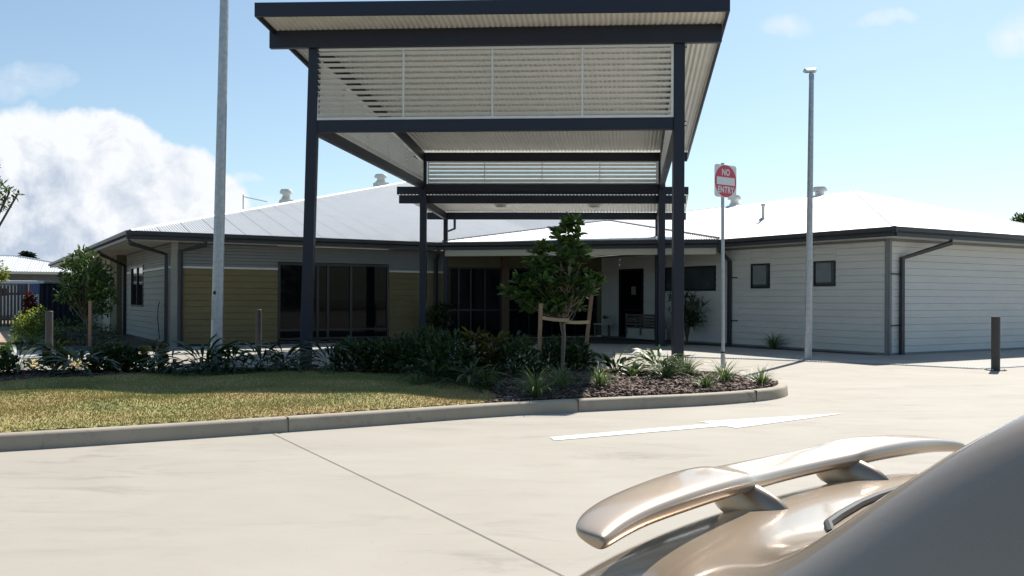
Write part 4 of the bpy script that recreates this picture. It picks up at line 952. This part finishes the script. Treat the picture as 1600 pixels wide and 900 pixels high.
# bright shrub and ground planting behind the left bollard
q = P(52, 26.5); leaf_tree('garden_shrub', v3(q, 0), 'bright yellow green rounded shrub behind the far left bollard', [(-.25, 0, .62, .34), (.1, .1, .75, .36), (.35, 0, .5, .32), (-.1, -.1, .4, .4), (.3, -.1, .28, .3), (-.35, 0, .3, .28)], 2300, (.07, .022), M_leaf_lime, M_barkd, 'shrub', .03, .6)
q = P(95, 25.6); leaf_tree('garden_shrub', v3(q, 0), 'low dark green shrub mass beneath the garden tree', [(-.3, 0, .3, .4), (.3, .1, .35, .45), (.9, 0, .3, .42), (1.4, .1, .25, .35), (0, -.2, .15, .3)], 1500, (.09, .02), M_leaf_mid, M_barkd, 'shrub', .02, .4)
q = P(53, 24.2); plant('tuft', 0, 0, 'small green tuft in the bed between the gravel and the left bollard', 1.4, loc=(q.x, q.y)); q = P(24, 25); plant('tuft', 0, 0, 'greyish tuft at the edge of the pink gravel', 1.2, loc=(q.x, q.y))
q = P(49, 37); leaf_tree('red_shrub', v3(q, 0), 'red leaved shrub between the picket fence and the dark blue fence', [(-.05, 0, 1.15, .28), (.1, 0, .85, .28), (-.05, 0, .6, .35), (-.05, 0, 1.42, .16)], 1400, (.09, .03), M_red_shrub, M_barkd, 'shrub', .03, 1.0)
# corner of a tree reaching in from the left
q = P(-75, 17.0); q3 = v3(q, 0)
leaf_tree('roadside_tree', q3, 'tree whose light green leafy branch tips reach in at the left picture edge', [lb(-80, 300, 17, .7, q3), lb(-130, 330, 17, .7, q3), lb(-40, 270, 17, .4, q3), lb(-22, 290, 16.9, .25, q3), lb(-2, 296, 17, .14, q3), lb(14, 301, 17, .10, q3), lb(-8, 320, 17, .15, q3), lb(6, 318, 17, .09, q3), lb(26, 305, 17, .05, q3)], 3600, (.10, .018), M_leaf_mid, M_barkd, trunk_r=.07, hgt=2.6)
q = P(-30, 30.0); q3 = v3(q, 0)
leaf_tree('garden_tree', q3, 'pale green tree tips rising over the picket fence at the far left', [lb(-20, 425, 30, .5, q3), lb(3, 426, 30, .22, q3), lb(-40, 440, 30, .6, q3), lb(6, 433, 30, .14, q3)], 1500, (.10, .03), M_leaf_lime, M_barkd, trunk_r=.05, hgt=1.8)

# potted palms near the entry
def palm(p, label, s=1.0):
    t = thing('potted_palm', v3(p, .0), label, 'plant', 'dark fan palms by the entry'); parts_ = []
    for k in range(int(52 * s)):
        a = rnd.uniform(0, 6.28); el = rnd.uniform(.5, 1.45); h = rnd.uniform(.35, 1.15) * s; c = np.array([math.cos(a) * math.cos(el) * h * .75, math.sin(a) * math.cos(el) * h * .75, .1 + h])
        parts_.append(straps(c, 9, .26 * s, .40 * s, .024, .042, -30, 60, .6, .01, 4))
    v = join(parts_); npmesh('fronds', v[0], v[1], M_leaf_dark, t, off=(0, 0, 0)); br = []
    for k in range(8): a = k * .8; br.append(([Vector((0, 0, 0)), Vector((math.cos(a) * .12, math.sin(a) * .12, .6 * s)), Vector((math.cos(a) * .3, math.sin(a) * .3, 1.05 * s))], .014, .008))
    branchy(br, 0, M_barkd, t, name='stems')
palm(Rc + eA * S(1098, Rc, eA) - eC * .65, 'spiky fan palm against the white wall below the long window', 1.2)
palm(Lc + eC * S(670, Lc, eC) + nC * .7, 'dark palm in shade at the end of the mustard wall by the rear left post', .95)
q = Rc + eA * S(1222, Rc, eA) - eC * .35; plant('tuft', 0, 0, 'small spiky tuft in the narrow bed below the white wall windows', 1.5, loc=(q.x, q.y))
area('garden_bed', [Rc + eA * .3 - eC * .02, Rc + eA * tI * .62 - eC * .02, Rc + eA * tI * .62 - eC * .95, Rc + eA * 5.3 - eC * .85, Rc + eA * .3 - eC * .3], .012, M_soil)

area('path', [E1 + uE * .1, E2 + uE * .1, Rc + eA * 5.6 - eC * .02, IC, Lc + eC * 9.0 + nC * .02], .009, mat('porch_paving_shade_dark', (.075, .07, .066), .8, var=.2, vscale=3, bump=.2, bscale=60))  # porch floor coloured dark for the shade under the roofs, cuts bounce
# porch furniture
M_bench = mat('grey_bench_timber', (.10, .085, .07), .75, var=.25, vscale=9)
M_cream = mat('cream_bench_paint', (.42, .42, .40), .6)
bc = Rc + eA * S(1030, Rc, eA) - eC * .55
bench = thing('porch_bench', v3(bc, .004), 'dark slatted bench with pale seat box standing against the white wall', 'bench', rz=math.atan2(eA.y, eA.x))
m = MB(); m.box((0, 0, .24), (1.6, .42, .36)); obj('seat_box', m, M_cream, bench, local=True, bevel=.01)
m = MB()
for k in range(4): m.box((-.0, .22 - .0, .55 + k * .1), (1.6, .03, .075))
for x in (-.75, 0, .75): m.box((x, .25, .55), (.05, .03, .7))
obj('backrest', m, M_bench, bench, local=True)
m = MB()
for k in range(4): m.box((0, -.15 + k * .1, .45), (1.62, .085, .03))
obj('seat', m, M_bench, bench, local=True)
for sx in (-1, 1):
    m = MB(); m.tube([(sx * .8, -.2, .45), (sx * .8, -.2, .68), (sx * .8, .18, .68)], .018, 8); obj('armrest', m, M_galv, bench, local=True, smooth=True)
tc_ = Rc + eA * S(962, Rc, eA) - eC * .6
tbl = thing('side_table', v3(tc_, .004), 'small dark table with a pale top beside the bench in the shaded corner', 'table')
m = MB(); m.box((0, 0, .5), (.6, .5, .04)); obj('tabletop', m, M_cream, tbl, local=True, bevel=.005)
for sx in (-1, 1):
    for sy in (-1, 1): m = MB(); m.box((sx * .25, sy * .2, .24), (.04, .04, .48)); obj('leg', m, M_bench, tbl, local=True)
pt = thing('potted_plant', v3(tc_, .524) + Vector((.1, 0, 0)), 'small pot plant in a pale pot on the side table', 'pot plant')
m = MB(); m.tube([(0, 0, 0), (0, 0, .16), (0, 0, .17), (0, 0, .15)], [.06, .09, .09, .02], 14); obj('pot', m, M_cream, pt, local=True, smooth=True)
v = straps(np.array([0, 0, .15]), 30, .15, .32, .02, .035, 20, 85, 1.3, .03, 4); npmesh('foliage', v[0], v[1], M_leaf_dark, pt, off=(0, 0, 0))
m = MB(); q = Lc + eC * S(944, Lc, eC) + nC * .09; m.box(v3(q, 2.28), (.28, .06, .2), ang); tag(obj('alarm_box', m, M_red, org=v3(q, 2.28), bevel=.01), 'small red box high on the dark wall beside the entry', 'alarm box')
m = MB(); q = Lc + eC * S(943, Lc, eC) + nC * .05; m.box(v3(q, 1.62), (.16, .012, .26), ang); tag(obj('notice', m, mat('notice_paper', (.35, .34, .31), .8), org=v3(q, 1.62)), 'pale paper notice on the dark wall below the red box', 'notice')
# hose on the end wall
hb = MB(); q0 = Lc + eD * 1.5 + nD * .1; pts = [v3(q0, 1.25), v3(q0 + eD * .25, 1.1), v3(q0 + eD * .3, .75), v3(q0 + eD * .12, .4), v3(q0 - eD * .05, .15)]; hb.tube(pts, .012, 6)
tag(obj('wall_cable', hb, M_dark, org=v3(q0, 1.25), smooth=True), 'thin dark cable looping down the pale end wall beside the downpipe', 'cable')

# ------------------------------------------------------------------ far left background
area('gravel', [P(-200, 29), P(28, 27.0), P(40, 30), P(34, 36), P(-200, 38)], .006, M_gravel)
area('grass_patch', [P(-200, 24.2), P(22, 24.0), P(30, 26.4), P(-200, 27.2)], .008, mat('green_turf', (.10, .15, .03), .9, var=.25, vscale=8, bump=.5, bscale=90))
area('garden_bed', [P(28, 24.0), P(245, 23.2), Lc + nD * .1, Lc + eD * 13 + nD * .05, P(60, 36), P(30, 29)], .010, M_soil)
eg = MB(); ep = [P(28, 23.4), P(100, 23.2), P(245, 22.9), Lc + nC * .1 + nD * .3]
for a, b in zip(ep[:-1], ep[1:]): eg.bar(v3(a, .06), v3(b, .06), .1, .12)
tag(obj('garden_edging', eg, M_picket, org=v3(ep[0], 0)), 'low dark timber edging along the bed beneath the garden tree', 'edging')
fe = thing('picket_fence', v3(P(0, 36.5), 0), 'weathered dark picket fence at the far left behind the gravel', 'fence'); b = MB()
fa, fb = P(-220, 34.5), P(40, 37.0); fd = (fb - fa).normalized(); L_ = (fb - fa).length; k = 0
while k < L_: b.box(v3(fa + fd * k, 1.0 + rnd.uniform(-.02, .02)), (.085, .02, 1.7), math.atan2(fd.y, fd.x) + rnd.uniform(-.03, .03)); k += .125
obj('picket', b, M_picket, fe); b = MB()
for z in (.45, 1.5): b.bar(v3(fa + Vector((0, .05)), z), v3(fb + Vector((0, .05)), z), .05, .09)
obj('rail', b, M_picket, fe)
for t in (.0, .25, .5, .75, 1.0): b = MB(); b.box(v3(fa.lerp(fb, t) + Vector((0, .12)), .95), (.11, .11, 1.95)); obj('post', b, M_picket, fe)
nf = thing('metal_fence', v3(P(95, 41), 0), 'tall plain dark blue metal fence behind the garden tree', 'fence')
b = MB(); fa, fb = P(62, 41), P(215, 44.5); fd = (fb - fa).normalized(); L_ = (fb - fa).length; n_ = Vector((-fd.y, fd.x)); k = 0; vs = []
while k < L_: vs += [v3(fa + fd * k + n_ * (.02 if (int(k / .06) % 4) < 2 else 0), 0), v3(fa + fd * k + n_ * (.02 if (int(k / .06) % 4) < 2 else 0), 1.95)]; k += .06
b.add(vs, [(2 * i, 2 * i + 2, 2 * i + 3, 2 * i + 1) for i in range(len(vs) // 2 - 1)]); obj('panel', b, M_navyfence, nf)
b = MB(); b.bar(v3(fa, 1.97), v3(fb, 1.97), .06, .05); b.bar(v3(fa, 1.0), v3(fa, 2.0), .06, .06); obj('rail', b, M_navyfence, nf)
# caravan with a blue panel
cv = thing('caravan', v3(P(10, 43), 0), 'white caravan roof with a blue end panel showing over the picket fence', 'caravan')
q0, q1 = P(-230, 42), P(60, 43.5); dd = (q1 - q0).normalized(); an_ = math.atan2(dd.y, dd.x); cc = (q0 + q1) / 2 + Vector((0, 1.0)); LL = (q1 - q0).length
M_van = mat('caravan_white', (.62, .64, .66), .35, var=.05); M_blue = mat('blue_panel', (.03, .09, .26), .4, var=.1)
m = MB(); m.box(v3(cc, 1.2), (LL, 2.0, 1.5), an_); obj('body', m, M_van, cv, bevel=.06)
m = MB(); m.box(v3(cc, 2.08), (LL + .2, 2.15, .16), an_); obj('roof', m, M_van, cv, bevel=.05)
m = MB(); m.box(v3(q1 - dd * .45, 1.75) + Vector((0, -.01, 0)), (1.0, .03, .5), an_); obj('blue_panel', m, M_blue, cv)
m = MB(); m.box(v3(q0.lerp(q1, .75), 1.6) + Vector((0, -.01, 0)), (1.2, .04, .35), an_); obj('window', m, M_glass, cv)
for t in (.6, .75): m = MB(); w0 = v3(q0.lerp(q1, t), .33); m.tube([w0 + Vector((0, -.03, 0)), w0 + Vector((0, .2, 0))], .33, 20); obj('wheel', m, M_dark, cv, smooth=True)
# neighbouring house
hs = thing('neighbour_house', v3(P(20, 56), 0), 'distant grey house with a white hipped metal roof at the far left', 'house')
h0, h1 = P(-420, 50), P(175, 58); hd_ = (h1 - h0).normalized(); hn = Vector((-hd_.y, hd_.x)); hl = (h1 - h0).length; wd_ = 12.0
corr_plane('roof', h0, hd_, hn, hl, lambda t: max(.03, min(t, wd_ / 2, hl - t)), 2.95, .195, hs, M_roof, pitch=.15, amp=.014)
m = MB(); a_, b2_ = h0 + hd_ * 6 + hn * 6, h1 - hd_ * 6 + hn * 6; zz = 2.95 + 6 * .195
m.tube([v3(h0, 2.97), v3(a_, zz), v3(b2_, zz), v3(h1, 2.97)], .08, 6); obj('ridge_cap', m, M_cap, hs)
m = MB(); m.add([v3(h1, 2.95), v3(h1 + hn * wd_, 2.95), v3(b2_, zz - .01), v3(a_, zz - .01), v3(h0 + hn * wd_, 2.95), v3(h0, 2.95)], [(0, 1, 2), (1, 4, 3, 2), (4, 5, 3)]); obj('roof', m, M_cap, hs)
m = MB(); m.box(v3((h0 + h1) / 2 + hn * wd_ / 2, 1.4), (hl - 1.2, wd_ - 1.2, 2.8), math.atan2(hd_.y, hd_.x)); obj('wall', m, M_brickg, hs)
m = MB(); m.bar(v3(h0, 2.88), v3(h1, 2.88), .12, .14); obj('gutter', m, M_flash, hs)
m = MB(); q = h0.lerp(h1, .62) + hn * .58; m.box(v3(q, 1.6), (1.8, .06, 1.1), math.atan2(hd_.y, hd_.x)); f_ = obj('window', m, M_frame, hs)
# far pines
def pine(px, ptop, d, label, r):
    p = v3(P(px, d), 0); t = thing('pine_tree', p, label, 'pine tree', 'far pines'); H = CH + (hor(px) - ptop) / F * d; parts_ = []
    for k in range(24):
        z = H * (.35 + .63 * k / 24); rr = r * (1 - k / 24) ** .8 + .12; n = 40; a = nr.uniform(0, 6.28, n); c = np.stack([np.cos(a), np.sin(a), 0 * a], 1) * nr.uniform(0, rr, n)[:, None] + np.array([0, 0, z]); parts_.append(leaves(c, np.stack([np.cos(a), np.sin(a), nr.uniform(-.2, .6, n)], 1), nr.uniform(.5, .9, n), nr.uniform(.10, .22, n)))
    v = join(parts_); npmesh('crown', v[0], v[1], M_pine, t, off=(0, 0, 0)); branchy([([Vector((0, 0, 0)), Vector((0, 0, H * .5)), Vector((0, 0, H))], .25, .04)], 0, M_barkd, t)
pine(42, 391, 120, 'small dark conical pine above the neighbour house roof', 2.4); pine(14, 405, 150, 'tiny dark pine tip left of the larger pine on the skyline', .9)
q3 = v3(P(1625, 70), 0); leaf_tree('distant_tree', q3, 'leafy tree tips just above the white roof at the right edge', [lb(1603, 345, 70, .45, q3), lb(1625, 345, 70, 1.0, q3), lb(1660, 350, 70, 1.6, q3), lb(1588, 343, 70, .3, q3)], 2500, (.35, .1), M_leaf_dark, M_barkd, trunk_r=.2, hgt=7)

# ------------------------------------------------------------------ the parked car
T0 = Vector((.138, 1.47)); ux = Vector((.7071, .7071)); vx = Vector((.7071, -.7071))    # across the car (near to far), and forward
org = T0 + ux * .85 - vx * .27                                             # rear centre of the car
car = thing('parked_car', v3(org, 0), 'champagne gold sedan with a rear spoiler parked at the lower right', 'car', rz=math.atan2(vx.y, vx.x))
car.rotation_euler = (Matrix.Rotation(math.atan2(vx.y, vx.x), 3, 'Z') @ Matrix.Rotation(-.022, 3, 'X')).to_euler()
# car frame: +x forward, +y to its left (far side of us is -y?) -> our side is sign NS
NS = 1 if Vector((-vx.y, vx.x)).dot(-ux) > 0 else -1                       # y sign of the side nearest the camera
def carpaint():
    m = bpy.data.materials.new('champagne_car_paint'); m.use_nodes = True; N = m.node_tree.nodes; L = m.node_tree.links; b = N['Principled BSDF']
    b.inputs['Metallic'].default_value = .55; b.inputs['Roughness'].default_value = .33; b.inputs['Coat Weight'].default_value = .75; b.inputs['Coat Roughness'].default_value = .035
    g = N.new('ShaderNodeTexCoord'); vo = N.new('ShaderNodeTexVoronoi'); vo.inputs['Scale'].default_value = 1600; L.new(g.outputs['Object'], vo.inputs['Vector'])
    r = N.new('ShaderNodeValToRGB'); L.new(vo.outputs['Color'], r.inputs[0]); r.color_ramp.elements[0].color = (.36, .275, .195, 1); r.color_ramp.elements[1].color = (.44, .345, .25, 1); L.new(r.outputs[0], b.inputs['Base Color'])
    n = N.new('ShaderNodeTexNoise'); n.inputs['Scale'].default_value = 14; n.inputs['Detail'].default_value = 6; L.new(g.outputs['Object'], n.inputs['Vector'])
    q = N.new('ShaderNodeMapRange'); q.inputs[3].default_value = .05; q.inputs[4].default_value = .12; L.new(n.outputs[0], q.inputs[0]); L.new(q.outputs[0], b.inputs['Coat Roughness']); return m
M_car = carpaint(); M_lens = mat('tail_lens_red', (.30, .012, .015), .12, coat=1.0); M_tyre = mat('tyre_rubber', (.02, .02, .021), .8); M_rim = mat('alloy_rim', (.5, .5, .5), .3, metal=.9)
# half sections: (x, [(y,z) from sill to centre line])
sec = [
 (-.04, [(.60, .30), (.66, .45), (.66, .58), (.62, .66), (.50, .71), (.25, .735), (0, .74)]),
 (-.01, [(.70, .27), (.76, .45), (.765, .60), (.74, .72), (.62, .79), (.3, .825), (0, .83)]),
 (.05, [(.74, .25), (.80, .45), (.81, .62), (.785, .76), (.68, .85), (.33, .885), (0, .89)]),
 (.18, [(.77, .23), (.84, .45), (.85, .65), (.825, .80), (.70, .91), (.35, .945), (0, .952)]),
 (.36, [(.79, .22), (.86, .45), (.868, .68), (.84, .84), (.725, .94), (.40, .955), (0, .962)]),
 (.47, [(.80, .22), (.865, .45), (.875, .70), (.85, .87), (.72, .975), (.46, .962), (0, .968)]),
 (.56, [(.80, .22), (.87, .45), (.88, .71), (.86, .91), (.715, 1.025), (.55, .975), (0, .970)]),
 (.67, [(.81, .22), (.87, .45), (.885, .72), (.865, .92), (.705, 1.145), (.58, 1.03), (0, .985)]),
 (.80, [(.81, .22), (.87, .45), (.885, .72), (.865, .93), (.695, 1.255), (.58, 1.17), (0, 1.09)]),
 (.97, [(.81, .22), (.87, .45), (.885, .72), (.865, .94), (.67, 1.345), (.56, 1.29), (0, 1.23)]),
 (1.2, [(.81, .22), (.87, .45), (.885, .72), (.86, .93), (.63, 1.41), (.50, 1.39), (0, 1.37)]),
 (1.5, [(.81, .22), (.87, .45), (.885, .72), (.86, .92), (.58, 1.43), (.38, 1.45), (0, 1.46)]),
 (2.1, [(.81, .22), (.87, .45), (.885, .72), (.86, .91), (.58, 1.43), (.38, 1.46), (0, 1.47)]),
 (2.6, [(.81, .22), (.87, .45), (.885, .71), (.86, .90), (.60, 1.34), (.38, 1.40), (0, 1.41)]),
 (3.3, [(.80, .22), (.86, .45), (.875, .68), (.84, .86), (.74, .98), (.45, 1.01), (0, 1.02)]),
 (3.9, [(.78, .22), (.84, .42), (.85, .60), (.80, .76), (.65, .86), (.4, .90), (0, .92)]),
 (4.35, [(.66, .24), (.70, .40), (.70, .52), (.66, .62), (.55, .70), (.35, .73), (0, .74)]),
 (4.45, [(.5, .30), (.55, .40), (.55, .48), (.5, .54), (.42, .60), (.28, .62), (0, .62)])]
vs = []; ring = 13
for x, hp in sec:
    hp = [(y * 1.06, z) for y, z in hp]
    full = [(y, z) for y, z in hp] + [(-y, z) for y, z in reversed(hp[:-1])]
    vs += [(x, y, z) for y, z in full]
fs = [(i * ring + j, (i + 1) * ring + j, (i + 1) * ring + j + 1, i * ring + j + 1) for i in range(len(sec) - 1) for j in range(ring - 1)]
fs += [tuple(range(ring)), tuple(range(len(sec) * ring - 1, (len(sec) - 1) * ring - 1, -1))]
fs += [(i * ring, i * ring + ring - 1, (i + 1) * ring + ring - 1, (i + 1) * ring) for i in range(len(sec) - 1)]
body = obj('body', MB().add(vs, fs), M_car, car, smooth=True, local=True)
for p in body.data.polygons: p.use_smooth = True
for a in list(body.data.attributes):
    if a.name == 'sharp_edge': body.data.attributes.remove(a)
sb = body.modifiers.new('sub', 'SUBSURF'); sb.levels = 3; sb.render_levels = 3
def patch(name, grid, m, parent=car, sub=2, thick=0.0):
    r = len(grid); c = len(grid[0]); o = obj(name, MB().add([p for row in grid for p in row], [(i * c + j, i * c + j + 1, (i + 1) * c + j + 1, (i + 1) * c + j) for i in range(r - 1) for j in range(c - 1)]), m, parent, local=True)
    for p in o.data.polygons: p.use_smooth = True
    if thick: s_ = o.modifiers.new('sol', 'SOLIDIFY'); s_.thickness = thick
    if sub: s_ = o.modifiers.new('sub', 'SUBSURF'); s_.levels = sub; s_.render_levels = sub
    return o
# rear window, sunk between the pillars
patch('rear_window', [[(.425 + .05 * (y / .45) ** 2, y, .968 + .006 * (1 - (y / .5) ** 2)) for y in (-.42, -.22, 0, .22, .42)], [(.60, y, 1.00 + .02 * (1 - (y / .5) ** 2)) for y in (-.48, -.25, 0, .25, .48)], [(.78, y, 1.11 + .02 * (1 - (y / .5) ** 2)) for y in (-.50, -.25, 0, .25, .50)], [(.97, y, 1.26 + .02 * (1 - (y / .5) ** 2)) for y in (-.49, -.25, 0, .25, .49)], [(1.22, y, 1.405 + .02 * (1 - (y / .5) ** 2)) for y in (-.44, -.22, 0, .22, .44)]], M_glass, thick=.006)
# side windows
for sgn in (-1, 1):
    patch('side_window', [[(1.32, sgn * .858, .955), (1.8, sgn * .868, .955), (2.3, sgn * .868, .955), (2.95, sgn * .858, .95)], [(1.42, sgn * .76, 1.16), (1.8, sgn * .765, 1.17), (2.3, sgn * .765, 1.17), (2.75, sgn * .76, 1.14)], [(1.52, sgn * .655, 1.35), (1.8, sgn * .655, 1.37), (2.3, sgn * .655, 1.37), (2.55, sgn * .66, 1.29)]], M_glass, thick=.006)
patch('windscreen', [[(3.28, y, 1.05) for y in (-.66, 0, .66)], [(2.95, y, 1.24 + .02 * (y == 0)) for y in (-.58, 0, .58)], [(2.65, y, 1.405 + .02 * (y == 0)) for y in (-.52, 0, .52)]], M_glass, thick=.006)
# boot lid shut line with rubber seal, curving round the foot of the pillar
sl = MB(); NSy = NS
crv = [(.475, -.45, .966), (.437, -.385, .967), (.420, -.301, .967), (.398, -.162, .967), (.389, -.05, .967), (.387, .1, .967), (.40, .28, .967), (.44, .38, .967), (.48, .44, .967)]
crv2 = crv
sl.tube(crv2, .009, 8); obj('boot_seal', sl, M_dark, car, smooth=True, local=True)
# spoiler: airfoil section swept across the boot
def spoiler():
    st = [(-.860, .250, .980, .05, .012), (-.852, .243, .982, .075, .018), (-.80, .222, .990, .096, .023), (-.70, .200, .999, .106, .025), (-.56, .188, 1.006, .120, .028), (-.40, .168, 1.008, .134, .028), (-.275, .157, 1.004, .134, .027), (-.262, .154, .999, .122, .024), (-.13, .140, .996, .118, .023), (0, .134, .994, .118, .023)]
    st = st + [(-a, b, c, d, e) for a, b, c, d, e in reversed(st[:-1])]
    # section: x chordwise (aft negative), z thickness
    cs = [(-.5, .15), (-.47, .50), (-.15, .55), (.22, .55), (.40, .50), (.5, .10), (.46, -.6), (.30, -.95), (-.1, -.7), (-.45, -.3)]
    vs = []; k = len(cs)
    for (y, x, z, ch, th) in st:
        for (cx, cz) in cs: vs.append((x + cx * ch, y, z + cz * th * 1.15 - cx * ch * .06))
    n = len(st); f = [(i * k + j, i * k + (j + 1) % k, (i + 1) * k + (j + 1) % k, (i + 1) * k + j) for i in range(n - 1) for j in range(k)] + [tuple(range(k - 1, -1, -1)), tuple(range((n - 1) * k, n * k))]
    o = obj('spoiler', MB().add(vs, f), M_car, car, local=True)
    for p in o.data.polygons: p.use_smooth = True
    s_ = o.modifiers.new('sub', 'SUBSURF'); s_.levels = 3; s_.render_levels = 3
    for sgn in (-1, 1):
        m = MB(); vs = []
        for (z, xa, xb, y0, y1) in ((1.000, .07, .25, .215, .30), (.988, .08, .29, .215, .30), (.966, .10, .37, .21, .305), (.91, .11, .41, .205, .315)):
            vs += [(xa, sgn * y0, z), (xb, sgn * (y0 + y1) / 2, z), (xa + .05, sgn * y1, z), ((xa - .01), sgn * (y0 + y1) / 2, z)]
        f = [(i * 4 + j, i * 4 + (j + 1) % 4, i * 4 + 4 + (j + 1) % 4, i * 4 + 4 + j) for i in range(3) for j in range(4)] + [(3, 2, 1, 0), (12, 13, 14, 15)]
        q = obj('spoiler_foot', m.add(vs, f), M_car, o, local=True)
        for p in q.data.polygons: p.use_smooth = True
        s_ = q.modifiers.new('sub', 'SUBSURF'); s_.levels = 2; s_.render_levels = 2
    return o
spoiler()
for sgn in (-1, 1):
    patch('tail_light', [[(.035, sgn * .50, .80), (.05, sgn * .66, .80), (.12, sgn * .79, .79), (.30, sgn * .855, .79)], [(.0, sgn * .50, .72), (.03, sgn * .66, .74), (.10, sgn * .80, .73), (.30, sgn * .872, .72)], [(.0, sgn * .50, .64), (.01, sgn * .66, .64), (.08, sgn * .80, .64), (.28, sgn * .875, .65)]], M_lens, thick=.02)
    for x in (1.02, 3.62):
        m = MB(); m.tube([(x, sgn * .70, .31), (x, sgn * .705, .31), (x, sgn * .87, .31), (x, sgn * .885, .31)], [.29, .31, .31, .29], 32); w_ = obj('wheel', m, M_tyre, car, smooth=True, local=True)
        m = MB(); m.tube([(x, sgn * .86, .31), (x, sgn * .892, .31)], [.20, .19], 28); obj('rim', m, M_rim, w_, smooth=True, local=True)

# ------------------------------------------------------------------ trees over the road behind the camera (they are what the dark windows mirror)
bs = []; ds = []
for k in range(26):
    x0 = -62 + k * 5 + rnd.uniform(-1.5, 1.5); h = rnd.uniform(6, 10); y0 = -34 + rnd.uniform(-3, 3)
    for q in range(5):
        c = np.array([x0 + rnd.uniform(-1.5, 1.5), y0 + rnd.uniform(-1, 1), h * rnd.uniform(.2, .8)]); n = 130; u = nr.normal(0, 1, (n, 3)); u /= np.linalg.norm(u, axis=1, keepdims=True)
        bs.append(c + u * nr.uniform(.3, 1, n)[:, None] * np.array([2.4, 1.8, h * .28])); ds.append(u + nr.normal(0, .5, (n, 3)))
bs = np.concatenate(bs); ds = np.concatenate(ds); n = len(bs); v = leaves(bs, ds, nr.uniform(.5, 1.0, n), nr.uniform(.16, .32, n))
tag(npmesh('roadside_wood', v[0], v[1], M_leaf_dark), 'dark line of trees across the road mirrored in the black windows', 'trees', kind='stuff')
area('road', [(-200, -30), (200, -30), (200, -14.2), (-200, -14.2)], .003, mat('asphalt', (.05, .05, .05), .9, var=.2, vscale=3, bump=.3, bscale=120))
